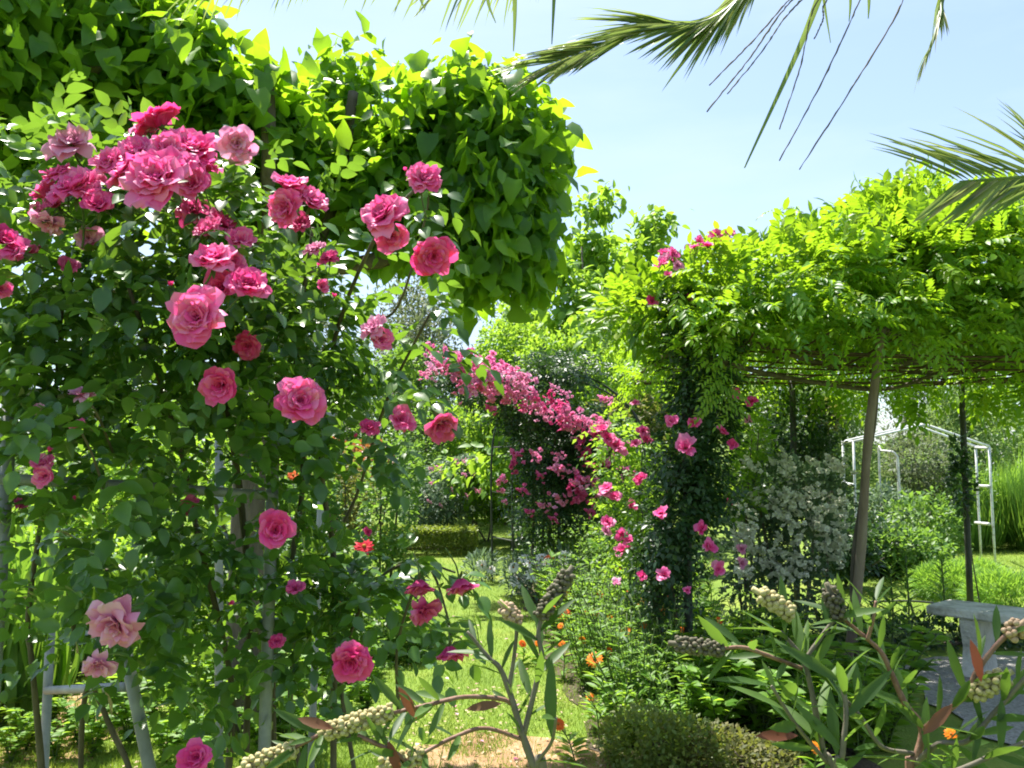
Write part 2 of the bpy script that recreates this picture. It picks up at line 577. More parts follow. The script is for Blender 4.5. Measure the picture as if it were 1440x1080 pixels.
# ------------------------------------------------------------------ roses
def rose_mesh(name, npet=34, grid=5, open_=1.0, R=.5, ruffle=.05, seed=1, flat=1.0):
    """a full rose, 1 across, axis +Z: petals in a spiral, inner ones cupped, outer ones spread"""
    r = np.random.default_rng(seed)
    mb_ = MB()
    u = np.linspace(-1, 1, grid)
    v = np.linspace(0, 1, grid)
    U, Vv = np.meshgrid(u, v)
    idx = np.arange(grid * grid).reshape(grid, grid)
    T = []
    for i in range(grid - 1):
        for j in range(grid - 1):
            a, b, c, e = idx[i, j], idx[i, j + 1], idx[i + 1, j + 1], idx[i + 1, j]
            T += [(a, b, c), (a, c, e)]
    for i in range(npet):
        f = i / (npet - 1)
        ang = i * 2.39996 + r.normal() * .25
        L = R * (.42 + .62 * f) * (1 + .1 * r.normal())
        Wd = R * (.20 + .26 * f) * (1 + .1 * r.normal())
        ph0 = math.radians(4 + 52 * f ** 1.2) * open_ + r.normal() * .08
        ph1 = math.radians(14 + 92 * f ** 1.1) * open_ + r.normal() * .14
        r0 = R * .05 * f
        steps = np.linspace(0, 1, grid)
        ph = ph0 + (ph1 - ph0) * steps ** 1.5
        rad = r0 + np.concatenate([[0], np.cumsum(np.sin((ph[:-1] + ph[1:]) / 2))]) * L / (grid - 1)
        hh = np.concatenate([[0], np.cumsum(np.cos((ph[:-1] + ph[1:]) / 2))]) * L / (grid - 1)
        wv = Wd * np.interp(steps, [0, .2, .4, .6, .75, .9, 1], [.35, .62, .85, .99, 1.0, .86, .58])
        edge = 1 - .14 * U ** 2 * Vv ** 3
        X = U * wv[:, None]
        cup = .55 * (1 - .5 * f)
        RR = rad[:, None] - cup * (X ** 2) / (R * .6 + rad[:, None])
        H = hh[:, None] * edge + ruffle * R * (np.sin(U * 3.2 + r.random() * 6) + .4 * np.sin(U * 6 + r.random() * 6)) * Vv ** 2 * (.4 + f) - .06 * R * f
        X = X * (1 + .12 * r.normal()) + .03 * R * np.sin(Vv * 5 + r.random() * 6)
        ca, sa = math.cos(ang), math.sin(ang)
        pts = np.stack([RR * ca - X * sa, RR * sa + X * ca, H * flat], -1).reshape(-1, 3)
        tone = (.12 + .55 * Vv ** 2.5 + .25 * f + .20 * r.normal()).clip(0, 1).ravel()
        mb_.add(pts, T, tone)
    me = mb_.mesh(name)
    return me


def bud_mesh():
    return rose_mesh('rose_bud', 9, 4, .38, .5, .02, 5)


def calyx_mesh(seed):
    """five sepals under the flower and a stalk bending away behind it"""
    r = np.random.default_rng(seed)
    mb_ = MB()
    n_ = 5
    an = np.arange(n_) * 1.2566 + r.random()
    P = np.stack([np.cos(an) * .04, np.sin(an) * .04, np.full(n_, -.03)], 1)
    D = np.stack([np.cos(an), np.sin(an), np.full(n_, -.35)], 1)
    add_leaves(mb_, T_LANCE, P, D, np.tile(Z, (n_, 1)), .34, 1.3)
    b = r.normal(size=2) * .5
    tube(mb_, [(0, 0, .05), (0, 0, -.12)], .09, .03, 6, 2)
    tube(mb_, [(0, 0, -.1), (b[0] * .12, b[1] * .12, -.4), (b[0] * .3, b[1] * .3 - .1, -.72), (b[0] * .4, b[1] * .4 - .15, -.85)], .024, .02, 5, 4)
    return mb_.mesh('calyx')


def mk(variant_list, mat):
    o = []
    for me in variant_list:
        c = me.copy()
        c.materials.clear()
        c.materials.append(mat)
        o.append(c)
    return o


rng = np.random.default_rng(23)
_open = [rose_mesh('rose_open', 62, 7, 1.0, .5, .085, s) for s in (1, 2, 3)]
_half = [rose_mesh('rose_half', 46, 7, .78, .52, .065, s) for s in (4, 6)]
_loose = [rose_mesh('rose_loose', 26, 7, 1.18, .5, .12, s) for s in (7, 8)]
_bud = [bud_mesh()]
_small = [rose_mesh('rose_small', 15, 4, .95, .5, .08, s) for s in (9, 10, 12)]
RM = {
    'open': mk(_open, M['pink']), 'deep': mk(_open + _half, M['deep']), 'half': mk(_half, M['pink']),
    'pale': mk(_loose, M['pale']), 'mauve': mk(_half + _loose, M['mauve']), 'bud': mk(_bud, M['deep']),
    'small': mk(_small, M['pink']), 'sdeep': mk(_small, M['deep']), 'spale': mk(_small, M['pale']), 'sred': mk(_small, M['red']),
}
CAL = [calyx_mesh(s) for s in (1, 2, 3)]
for c in CAL: c.materials.append(M['stem'])


def bloom(t, kind, px, py, d, dpx, face=None, label=None, name='rose_bloom', calyx=True):
    p = at(px, py, d)
    f = np.array(face if face is not None else (rng.normal() * .35, -.8, .55 + rng.normal() * .2), float)
    f = f / np.linalg.norm(f)
    f = norm(f + (.10 if dpx > 75 else .24) * rng.normal(size=3))
    me = RM[kind][int(rng.integers(len(RM[kind])))]
    o = link(name, me, None, t)
    q = Vector((0, 0, 1)).rotation_difference(Vector(f))
    q = q @ Quaternion((0, 0, 1), rng.random() * 6.28)
    o.rotation_mode = 'QUATERNION'
    o.rotation_quaternion = q
    s = dpx * d / FPX * 1.07
    o.scale = (s, s, s)
    o.location = Vector(p - f * s * .22) - t.location
    if label: o['label'] = label
    if calyx:
        c = link('calyx', CAL[int(rng.integers(3))], None, o)
    return o


# ------------------------------------------------------------------ the climbing rose in front, left
fr = thing('rose_trellis', 'grey galvanised pipe trellis half hidden behind the big pink climbing rose', 'trellis', at(375, 1, 3.3) * np.array([1, 1, 0]))


def pipe(name, a, b, r=.024, t=fr, mat='galv', sides=10):
    return one_tube(name, [a, b], r, r, M[mat], t, sides, 3)


def gpost(px0, py0, px1, py1, d, r):
    a, b = at(px0, py0, d), at(px1, py1, d)
    k = (b[2] + .05) / (a[2] - b[2])
    return a, b + (b - a) * k


for (q, r) in (((16, 535, 2, 760, 2.5), .022), ((387, 560, 372, 1050, 2.92), .0205), ((72, 868, 62, 1075, 3.9), .02), ((165, 860, 207, 1065, 3.0), .021), ((455, 610, 440, 1000, 4.3), .018), ((308, 600, 308, 1080, 4.2), .02)):
    a, b = gpost(*q, r)
    pipe('post', a, b, r)
for (p0, p1, r) in (((-20, 553, 2.55), (384, 556, 3.0), .017), ((-20, 672, 2.42), (150, 681, 2.6), .016), ((150, 681, 2.6), (384, 697, 2.9), .016), ((180, 577, 3.9), (470, 585, 4.3), .017), ((66, 971, 3.86), (180, 966, 3.2), .018)):
    pipe('rail', at(*p0), at(*p1), r)

rose = thing('climbing_rose', 'tall climbing rose bush covered in large pink blooms in the left foreground', 'rose bush', (gx(250, 2.9), 2.9, 0))
mb = MB()
RB = [Bl(215, 300, 2.6, 190, 110, .35), Bl(70, 330, 2.5, 110, 130, .3), Bl(130, 450, 2.5, 190, 110, .35), Bl(330, 440, 2.7, 170, 130, .4), Bl(60, 560, 2.45, 90, 60, .25),
      Bl(180, 620, 2.6, 150, 80, .3), Bl(330, 640, 2.8, 120, 90, .3), Bl(430, 470, 2.9, 120, 110, .35), Bl(455, 600, 2.9, 60, 110, .25), Bl(130, 760, 2.6, 150, 90, .3),
      Bl(300, 800, 2.8, 170, 100, .3), Bl(60, 870, 2.5, 80, 70, .25), Bl(250, 890, 2.8, 110, 70, .25), Bl(450, 860, 3.0, 90, 110, .28), Bl(520, 880, 3.0, 60, 70, .22), Bl(560, 830, 2.9, 40, 30, .12), Bl(330, 960, 2.9, 120, 60, .2)]


def rose_spray(mb_, blobs, n, L, pairs=2, droop=.35, shell=.65, lumps=.2, tpl=T_OVATE, lsize=.5, nclump=None, sigma=.08, wt=None):
    P, O = sample(blobs, n, shell, lumps, None, nclump, sigma)
    D = .7 * O + .15 * Z + .7 * rand_dir(n)
    N = .9 * Z + .35 * O + .45 * rand_dir(n)
    tn = rng.random(n)
    pinnate(mb_, tpl, P, D, N, L * (1 + .28 * rng.normal(size=n)).clip(.5, 1.6), pairs, lsize, droop, tn)


rose_spray(mb, RB[:4] + RB[7:8], 1150, .10, 2, .3, .8, .25, T_OVATE, .5, 260, .07)
rose_spray(mb, RB[4:7] + RB[8:9], 420, .10, 2, .3, .85, .25, T_OVATE, .5, 110, .07)
rose_spray(mb, RB[9:], 560, .105, 2, .3, .85, .25, T_OVATE, .5, 150, .07)
# leafy shoots that stick out over the top and the right side
for (px, py, dd, ax, ay) in [(60, 170, 2.5, -.1, .9), (330, 230, 2.5, .2, .9), (590, 275, 2.5, .4, .7), (470, 260, 2.7, .1, 1), (610, 350, 2.5, .6, .3), (590, 560, 2.6, .8, -.1), (620, 430, 2.7, .7, .1), (560, 520, 2.7, .7, -.2), (640, 510, 2.7, .6, -.3), (590, 800, 2.7, .8, -.1), (640, 815, 2.6, .8, -.2), (600, 870, 2.7, .8, -.4), (620, 905, 2.7, .6, -.6), (540, 640, 2.8, .6, -.5), (120, 190, 2.5, 0, 1), (150, 560, 2.2, .1, .3), (90, 590, 2.2, .1, .3)]:
    k = 5
    P = at(px - 25 * ax, py + 25 * ay, dd) + rng.normal(size=(k, 3)) * .035
    D = np.tile([ax, -.3, ay * .6], (k, 1)) + .6 * rand_dir(k)
    pinnate(mb, T_OVATE, P, D, Z + .5 * rand_dir(k), .12, 2, .5, .4)
part('foliage', mb, M['rose_leaf'], rose)

for l, r0, r1 in [([(345, 1120, 3.2), (350, 850, 3.1), (330, 640, 2.9), (290, 420, 2.7), (250, 270, 2.6)], .017, .007),
                  ([(470, 1130, 3.2), (470, 800, 3.1), (452, 660, 3.0), (470, 480, 2.9), (530, 330, 2.6), (590, 260, 2.5)], .014, .005),
                  ([(60, 1100, 2.8), (45, 930, 2.7), (40, 860, 2.7), (70, 640, 2.6), (90, 400, 2.5)], .012, .005),
                  ([(390, 1120, 3.3), (385, 930, 3.2), (425, 690, 3.0), (415, 520, 2.9), (440, 320, 2.7)], .015, .006),
                  ([(320, 1120, 3.1), (325, 960, 3.0), (280, 760, 2.8), (250, 620, 2.7), (180, 400, 2.5)], .014, .006),
                  ([(190, 1120, 2.9), (150, 1010, 2.9), (105, 890, 2.8), (90, 760, 2.7)], .012, .006),
                  ([(430, 1130, 3.4), (408, 960, 3.3), (450, 800, 3.2), (500, 700, 3.1), (545, 560, 2.9), (605, 440, 2.7)], .012, .004),
                  ([(115, 1110, 3.0), (118, 990, 2.9), (135, 930, 2.8), (150, 800, 2.7)], .011, .007),
                  ([(500, 1100, 3.1), (480, 950, 3.1), (520, 830, 3.0), (580, 790, 2.8), (640, 805, 2.65)], .010, .003),
                  ([(560, 1000, 3.0), (560, 900, 2.9), (600, 800, 2.8), (630, 870, 2.7), (634, 912, 2.65)], .006, .003),
                  ([(385, 1100, 3.6), (365, 900, 3.5), (300, 700, 3.4)], .012, .008),
                  ([(520, 450, 2.8), (560, 430, 2.7), (600, 300, 2.55), (597, 255, 2.5)], .005, .003),
                  ([(150, 700, 2.4), (130, 640, 2.3), (110, 600, 2.25)], .004, .003),
                  ([(160, 640, 2.5), (140, 590, 2.3), (118, 552, 2.25)], .004, .003)]:
    pts = pxs(l)
    if l[0][1] > 1000:
        g = pts[0].copy()
        pts = [np.array([g[0] + rng.normal() * .05, g[1] + .05, -.02])] + pts
    one_tube('cane', pts, r0, r1, M['cane'], rose, 7, 5, .06)

DOWN = (.15, -.55, -.75)
BLOOMS = [('pale', 97, 190, 2.30, 70, (0, -.7, .7)), ('deep', 218, 162, 2.35, 70, (-.1, -.5, .8)), ('open', 270, 200, 2.3, 78, (.2, -.6, .7)), ('pale', 333, 203, 2.3, 58, (.3, -.3, -.5)), ('open', 176, 232, 2.22, 72, (-.4, -.7, .5)),
          ('open', 217, 242, 2.08, 98, (.05, -.95, .3)), ('half', 270, 255, 2.25, 60, (.4, -.7, .4)), ('open', 100, 255, 2.25, 78, (-.2, -.7, .6)), ('half', 60, 268, 2.3, 42, (-.5, -.6, .5)), ('deep', 138, 284, 2.22, 50, (.3, -.8, .5)),
          ('half', 50, 295, 2.3, 28, (-.4, -.7, .2)), ('pale', 65, 318, 2.25, 48, (0, -.5, -.6)), ('deep', 12, 335, 2.2, 56, (-.2, -.8, .4)), ('half', 45, 352, 2.3, 34, None), ('pale', 122, 332, 2.35, 42, None),
          ('mauve', 272, 292, 2.35, 52, (.1, -.8, .1)), ('mauve', 316, 306, 2.38, 58, (.2, -.7, .5)), ('half', 338, 335, 2.35, 45, None), ('open', 297, 356, 2.12, 66, (.1, -.75, .6)), ('deep', 348, 394, 2.1, 60, (.2, -.9, .3)),
          ('deep', 308, 402, 2.2, 56, (0, -.9, .1)), ('open', 272, 443, 2.0, 82, (-.05, -.95, .25)), ('half', 407, 255, 2.3, 52, (-.1, -.5, .8)), ('open', 396, 292, 2.28, 54, (-.3, -.8, .3)), ('half', 442, 280, 2.32, 48, (.4, -.7, .3)), ('mauve', 422, 312, 2.35, 36, None),
          ('open', 535, 295, 2.15, 72, (0, -.9, .35)), ('half', 551, 332, 2.2, 50, (.2, -.7, -.3)), ('open', 598, 247, 2.2, 54, (.3, -.6, .7)), ('deep', 610, 362, 2.15, 60, (.2, -.7, -.35)), ('pale', 521, 456, 2.4, 44, (0, -.7, .6)), ('half', 537, 476, 2.42, 38, (.3, -.8, .2)),
          ('deep', 346, 487, 2.5, 42, (0, -.7, -.3)), ('deep', 307, 542, 2.25, 60, (-.2, -.7, -.3)), ('open', 424, 561, 2.05, 70, (.1, -.95, .2)), ('pale', 118, 548, 2.25, 38, (.1, -.7, .6)), ('half', 108, 597, 2.25, 24, (0, -.6, .7)), ('half', 60, 650, 2.2, 36, (0, -.6, .5)), ('half', 60, 670, 2.18, 34, (-.1, -.8, -.2)),
          ('pale', 57, 574, 2.25, 20, None), ('deep', 45, 598, 2.25, 20, None), ('deep', 388, 745, 2.15, 54, (.1, -.8, .3)), ('pale', 156, 886, 2.1, 82, (.05, -.75, -.4)), ('pale', 136, 942, 2.2, 46, (.2, -.6, -.6)), ('deep', 491, 935, 2.25, 58, (0, -.85, -.3)), ('deep', 275, 1064, 2.1, 48, (.1, -.8, .4)),
          ('mauve', 590, 828, 2.5, 46, DOWN), ('mauve', 599, 866, 2.5, 48, (.3, -.6, -.5)), ('mauve', 649, 827, 2.5, 48, (.4, -.45, -.7)), ('mauve', 633, 922, 2.5, 46, (.1, -.3, -.95)), ('mauve', 622, 600, 2.45, 52, (.1, -.8, -.3)), ('half', 566, 588, 2.5, 42, (.3, -.6, .3)), ('deep', 520, 598, 2.6, 30, None),
          ('half', 455, 402, 2.4, 22, None), ('pale', 440, 345, 2.5, 34, None), ('mauve', 462, 358, 2.5, 30, None), ('mauve', 262, 712, 2.6, 30, None), ('mauve', 416, 825, 2.6, 28, None), ('deep', 390, 900, 2.7, 22, None), ('mauve', 96, 372, 2.35, 30, None), ('half', 2, 405, 2.2, 30, None), ('mauve', 30, 705, 2.5, 22, None)]
BLOOMS += [('open', 192, 205, 2.28, 58, (.2, -.6, .7)), ('half', 235, 205, 2.25, 50, None), ('open', 150, 222, 2.24, 52, (-.3, -.7, .5)), ('half', 255, 228, 2.2, 46, (.4, -.6, .5)), ('open', 80, 240, 2.3, 50, None), ('half', 122, 268, 2.24, 44, None), ('open', 285, 230, 2.3, 50, (.3, -.6, .6)), ('half', 75, 282, 2.3, 40, None), ('half', 330, 365, 2.2, 40, (.3, -.6, .6)), ('half', 292, 320, 2.3, 46, None), ('open', 415, 270, 2.3, 44, None), ('pale', 205, 175, 2.4, 44, (0, -.4, .8)), ('half', 20, 352, 2.2, 44, None), ('open', 245, 190, 2.32, 52, (0, -.5, .8))]
SPEC = {3: 'pale faded pink bloom seen from behind', 42: 'pale faded pink bloom hanging open with its stamens gone', 49: 'mauve pink bloom hanging upside down over the lawn', 5: 'widest bright pink bloom facing the camera'}
for i, (k, px, py, dd, s, f) in enumerate(BLOOMS):
    bloom(rose, k, px, py, dd, s, f, SPEC.get(i))
for (px, py, dd, s) in [(240, 398, 2.25, 17), (325, 848, 2.5, 16), (352, 212, 2.3, 10), (255, 232, 2.1, 14), (105, 700, 2.4, 12), (470, 415, 2.4, 14), (570, 238, 2.25, 14), (70, 632, 2.2, 16), (448, 372, 2.4, 12), (500, 612, 2.6, 12)]:
    bloom(rose, 'bud', px, py, dd, s, (rng.normal() * .3, -.2, 1), None, 'rose_bud')

# ------------------------------------------------------------------ the broad-leaved pollarded trees, left
tr = thing('pollarded_tree', 'pollarded tree with big heart shaped leaves and a rounded drooping head at right', 'tree', (gx(355, 5.3), 5.3, 0))
one_tube('trunk', [(gx(355, 5.3), 5.3, -.05), (gx(352, 5.3), 5.3, 1.2), at(362, 480, 5.2), at(380, 400, 5.2)], .11, .085, M['bark'], tr, 12, 6, .05)
for l, r0, r1 in [([(380, 400, 5.2), (440, 378, 5.2), (520, 368, 5.25), (600, 340, 5.3), (660, 280, 5.3)], .075, .035), ([(372, 420, 5.2), (372, 320, 4.9), (378, 230, 4.62), (376, 112, 4.55)], .055, .036),
                  ([(430, 380, 5.2), (465, 290, 5.2), (486, 200, 5.15), (497, 130, 5.15)], .055, .03), ([(374, 380, 5.1), (300, 280, 4.8), (240, 200, 4.6), (200, 120, 4.5)], .055, .03)]:
    one_tube('limb', pxs(l), r0, r1, M['bark'], tr, 9, 6, .06)


def broad_crown(mb_, blobs, n, size, hang=.5, shell=.45, lumps=.12):
    n = int(n * 2.0)
    size = size * .76
    P, O = sample(blobs, n, shell + .2, lumps + .1, None, max(20, n // 7), .10)
    D = .55 * O - hang * Z + .75 * rand_dir(n)
    N = .55 * O + .5 * Z + .75 * rand_dir(n)
    S = size * .92 * (1 + .38 * rng.normal(size=n)).clip(.4, 1.45)
    add_leaves(mb_, T_HEART, P, D, N, S, 1.0)


mb = MB()
broad_crown(mb, [Bl(680, 255, 5.3, 112, 128, .5), Bl(690, 345, 5.3, 80, 78, .4)], 1500, .165, .75, .5)
broad_crown(mb, [Bl(650, 175, 5.3, 90, 75, .45), Bl(580, 225, 5.3, 55, 50, .38)], 620, .15, .35)
broad_crown(mb, [Bl(485, 140, 5.6, 58, 46, .36), Bl(478, 195, 5.5, 48, 55, .32)], 360, .14, .3)
broad_crown(mb, [Bl(250, 145, 4.6, 105, 78, .42), Bl(375, 200, 4.95, 72, 78, .4), Bl(225, 55, 4.5, 70, 50, .35), Bl(200, 0, 4.6, 50, 40, .3)], 980, .15, .35)
broad_crown(mb, [Bl(425, 290, 5.2, 105, 60, .4), Bl(330, 270, 5.0, 95, 75, .4), Bl(560, 300, 5.2, 80, 60, .35)], 820, .15, .4)
broad_crown(mb, [Bl(140, 220, 4.6, 120, 80, .4), Bl(50, 260, 4.6, 80, 60, .4)], 420, .15, .4)
# young leaves on the tops, sunlit yellow put into their tone
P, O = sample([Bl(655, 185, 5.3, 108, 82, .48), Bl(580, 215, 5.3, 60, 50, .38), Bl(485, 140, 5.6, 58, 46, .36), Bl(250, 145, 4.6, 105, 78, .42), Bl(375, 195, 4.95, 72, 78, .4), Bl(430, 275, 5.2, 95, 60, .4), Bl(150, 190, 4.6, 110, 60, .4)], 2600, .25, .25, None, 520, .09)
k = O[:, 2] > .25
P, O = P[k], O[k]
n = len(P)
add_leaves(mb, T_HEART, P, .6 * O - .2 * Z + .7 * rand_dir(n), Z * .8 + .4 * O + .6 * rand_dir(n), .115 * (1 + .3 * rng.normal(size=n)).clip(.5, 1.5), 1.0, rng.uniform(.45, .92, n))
# upright young shoots on the tops
for (px, py, dd) in [(545, 100, 5.5), (520, 95, 5.6), (440, 95, 5.6), (470, 85, 5.6), (620, 110, 5.3), (680, 95, 5.3), (720, 115, 5.3), (640, 100, 5.2), (325, 105, 4.6), (770, 160, 5.3), (790, 215, 5.3)]:
    k = 7
    one_tube('shoot', [at(px + 4, py + 75, dd), at(px, py + 30, dd), at(px + 2, py - 4, dd)], .008, .004, M['stem'], tr, 6, 4)
    P = at(px, py + 12, dd) + rng.normal(size=(k, 3)) * np.array([.05, .05, .06])
    add_leaves(mb, T_HEART, P, np.tile([0., 0, .5], (k, 1)) + .8 * rand_dir(k), Z + .7 * rand_dir(k), .11, 1.0, rng.uniform(.6, 1, k))
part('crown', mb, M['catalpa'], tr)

tr2 = thing('pollarded_tree', 'dark shaded broad leaved tree filling the upper left corner', 'tree', (gx(-60, 4.6), 4.6, 0))
one_tube('trunk', [(gx(-60, 4.6), 4.6, -.05), (gx(-60, 4.6), 4.6, 1.2), at(-40, 300, 4.5), at(10, 150, 4.3)], .12, .07, M['bark'], tr2, 12, 6, .05)
one_tube('limb', pxs([(-20, 260, 4.5), (60, 170, 4.3), (140, 90, 4.2)]), .06, .03, M['bark'], tr2, 9)
mb = MB()
broad_crown(mb, [Bl(50, 75, 4.2, 105, 70, .5), Bl(-40, 60, 4.2, 110, 90, .5), Bl(105, 25, 4.25, 75, 45, .4), Bl(10, 150, 4.3, 85, 45, .4), Bl(20, -60, 4.3, 150, 70, .6)], 2100, .13, .3, .75)
part('crown', mb, M['catalpa'], tr2)

# ------------------------------------------------------------------ palm overhead
pc = np.array([2.3, .9, 4.6])
palm = thing('palm_tree', 'palm tree whose long fronds hang into the top of the view', 'palm tree', (2.5, .8, 0))
mb = MB()
tube(mb, [(2.5, .8, -.05), (2.48, .8, 1.5), (2.4, .85, 3.2), (2.3, .9, 4.6)], .24, .17, 16, 14, .07)
part('trunk', mb, M['palm_trunk'], palm)


def frond(pts, leaf, n, sweep=.6, droop=.3, start=.25, spread=1.0, keep=None, r0=.016, tanfrac=.0, tip=True, roll=0.0, gap=0.0):
    pts = smooth(pts, 12)
    seg = np.linalg.norm(np.diff(pts, axis=0), axis=1)
    cum = np.concatenate([[0], np.cumsum(seg)])
    cum /= cum[-1]
    ts = np.linspace(start, 1, n)
    if gap: ts = ts[rng.random(n) > gap]
    pos = np.stack([np.interp(ts, cum, pts[:, i]) for i in range(3)], 1)
    tg = norm(np.stack([np.interp(ts, cum, np.gradient(pts[:, i])) for i in range(3)], 1))
    side = norm(np.cross(tg, Z))
    upv = norm(np.cross(side, tg))
    side, upv = side * math.cos(roll) + upv * math.sin(roll), upv * math.cos(roll) - side * math.sin(roll)
    m = MB()
    tube(m, pts, r0, r0 * .3, 6, 0)
    rach = part('frond', m, M['palm'], palm)
    m = MB()
    for s in (-1, 1):
        k = len(ts)
        D = tg * (sweep + .5 * ts[:, None]) + s * side * spread + upv * .25 - Z * droop * (1 + .3 * rng.normal(size=(k, 1))) + .10 * rand_dir(k)
        L = leaf * (1 - .45 * ts ** 2) * (1 + .1 * rng.normal(size=k))
        tn = rng.random(k)
        add_leaves(m, T_PALM, pos, D, upv + .3 * rand_dir(k) + s * .3 * side, L, 1.0, tn)
    link('leaflets', m.mesh('leaflets', np.array(palm.location)), M['palm'], rach)
    return rach


# main frond across the top, its tip drooping left
frond([pc, (1.9, 1.6, 4.75), (1.45, 2.3, 4.3), at(1060, -25, 2.95), at(910, 40, 3.0), at(830, 72, 3.0), at(785, 88, 3.0)], .46, 340, 1.0, .06, .2, .62, roll=.9)
# tip hanging straight down at the upper right
frond([pc, (2.2, 1.7, 4.9), (1.95, 2.6, 4.3), at(1345, -60, 3.2), at(1322, 30, 3.2), at(1303, 80, 3.2)], .26, 120, 1.2, .3, .2, .3)
# near frond entering from the right
frond([pc, (2.5, 1.2, 4.3), (2.45, 1.6, 3.3), at(1640, 225, 2.2), at(1470, 246, 2.15), at(1350, 256, 2.1)], .46, 150, .85, -.03, .3, .82, r0=.012, roll=1.15)
# frond running along above the picture's upper edge
frond([pc, (1.6, 1.5, 4.9), (.7, 2.1, 4.6), at(760, -75, 3.0), at(520, -52, 3.1), at(340, -26, 3.2), at(262, -8, 3.2)], .26, 90, .3, 1.1, .45, .45, gap=.1)
for (q1, q2, q3) in (((1.7, 1.7, 5.3), (.9, 2.3, 5.0), (.0, 2.8, 4.3)), ((1.9, 1.2, 5.2), (1.0, 1.5, 5.1), (-.1, 1.7, 4.3)), ((2.2, 1.9, 5.2), (1.7, 2.7, 5.3), (1.2, 3.5, 4.7)), ((2.0, .6, 5.2), (1.2, .4, 4.9), (.3, .3, 4.2)), ((1.6, 1.3, 4.9), (.8, 1.9, 4.6), (.1, 2.2, 3.9)), ((2.6, 1.8, 5.1), (2.7, 2.7, 5.2), (2.5, 3.5, 4.8))):  # unseen fronds added overhead to shade the foreground bottlebrush
    frond([pc, q1, q2, q3], .42, 80, .8, .3, .15, .7)
# two more fronds above and behind the view
frond([pc, (3.0, 1.4, 5.0), (3.9, 2.0, 4.6), (4.6, 2.5, 3.8)], .40, 90, .8, .3, .15, .7)
frond([pc, (2.6, .1, 5.1), (2.9, -.9, 4.7), (3.1, -1.8, 3.8)], .40, 90, .8, .3, .15, .7)
# hanging leaflets and strands of an old flower stalk
for (p0, p1, p2, wd) in [((690, -40), (686, 0), (697, 32), .9), ((723, -40), (724, 20), (722, 72), 1.0), ((781, -60), (779, 0), (776, 62), .9), ((1165, -40), (1125, 65), (1047, 236), 1.5), ((1155, -30), (1160, 10), (1168, 60), .7), ((585, -30), (592, 0), (598, 14), .7), ((1220, -40), (1222, 0), (1221, 26), .9), ((1194, -40), (1196, 0), (1194, 30), .8)]:
    a, b, c = at(*p0, 2.9), at(*p1, 2.9), at(*p2, 2.9)
    m = MB()
    q = smooth([a, b, c], 6)
    wv = .011 * wd * np.linspace(1, .08, len(q)) ** .7
    sd2 = np.array([1., 0.15, 0])
    V = np.concatenate([q - sd2 * wv[:, None], q + np.array([0, .004, 0]), q + sd2 * wv[:, None]])
    L_ = len(q)
    T = []
    for i in range(L_ - 1):
        for k in (0, 1):
            p_, r_ = k * L_ + i, (k + 1) * L_ + i
            T += [(p_, r_, r_ + 1), (p_, r_ + 1, p_ + 1)]
    m.add(V, T, .4)
    part('leaflet', m, M['palm'], palm)
stalk_top = at(1260, -110, 2.8)
one_tube('flower_stalk', [pc, (2.0, 1.6, 4.6), (1.6, 2.3, 4.0), stalk_top], .018, .010, M['strand'], palm, 7, 6)
for (p1, p2) in [((1110, 0), (997, 120)), ((1105, 10), (994, 157)), ((1108, 20), (1023, 132)), ((1145, 10), (1096, 182)), ((1205, 10), (1096, 226)), ((1268, 5), (1124, 238)), ((1160, 5), (1145, 55))]:
    a, b = at(*p1, 2.75), at(*p2, 2.7)
    m = MB()
    mid = (a + b) / 2 + np.array([.012, 0, .006])
    q = smooth([stalk_top, stalk_top * .35 + a * .65 + Z * .01, a, mid, b], 14)
    q = q + rng.normal(size=q.shape) * .0008
    tube(m, q, .0034, .0022, 5, 0, .22)
    part('flower_strand', m, M['strand'], palm)

# ------------------------------------------------------------------ pergola and wisteria
RZ = 2.42
pg = thing('pergola', 'pergola of thin poles carrying a rusty wire roof under leafy wisteria', 'pergola', (3.2, 7.2, 0))
a, b = at(1240, 462, 5.75), at(1186, 955, 6.25)
b[2] = -.03
one_tube('post', [b, b * .65 + a * .35 + np.array([.02, 0, 0]), b * .3 + a * .7 + np.array([-.015, 0, 0]), a], .035, .028, M['pole'], pg, 10, 5, .03)
for (x_, y_) in [(gx(1352, 8.7), 8.7), (gx(1113, 8.6), 8.6), (gx(962, 6.1), 6.1), (5.3, 6.0)]:
    one_tube('post', [(x_, y_, -.03), (x_ + .02, y_, RZ + .05)], .032, .03, M['darkmetal'], pg, 10, 4)
x0, x1, y0, y1 = 1.2, 5.6, 5.6, 8.8
for p, q in (((x1, y0), (x1, y1)), ((x1, y1), (x0, y1)), ((x0, y1), (x0, y0))):
    one_tube('roof_beam', [(*p, RZ), (*q, RZ)], .022, .022, M['rust_rod'], pg, 8, 3)
for i, yy in enumerate(np.arange(y0 + .35, y1 - .1, .36)):
    z1, z2 = RZ + rng.normal() * .015, RZ + rng.normal() * .015
    one_tube('roof_rod', [(x0, yy, z1 + .05), (x0 + (x1 - x0) * rng.uniform(.2, .4), yy + rng.normal() * .12, RZ - .10 * rng.random()), (x0 + (x1 - x0) * rng.uniform(.55, .8), yy + rng.normal() * .15, RZ - .12 * rng.random()), (x1, yy + rng.normal() * .2, z2 + .05)], .0075, .0075, M['rust_rod'], pg, 6, 6)
for i, xx in enumerate(np.arange(x0 + .4, x1 - .1, .5)):
    one_tube('roof_rod', [(xx, y0, RZ + .03), (xx + rng.normal() * .2, 7.2, RZ - .08), (xx + rng.normal() * .3, y1, RZ + .03)], .0075, .0075, M['rust_rod'], pg, 6, 6)

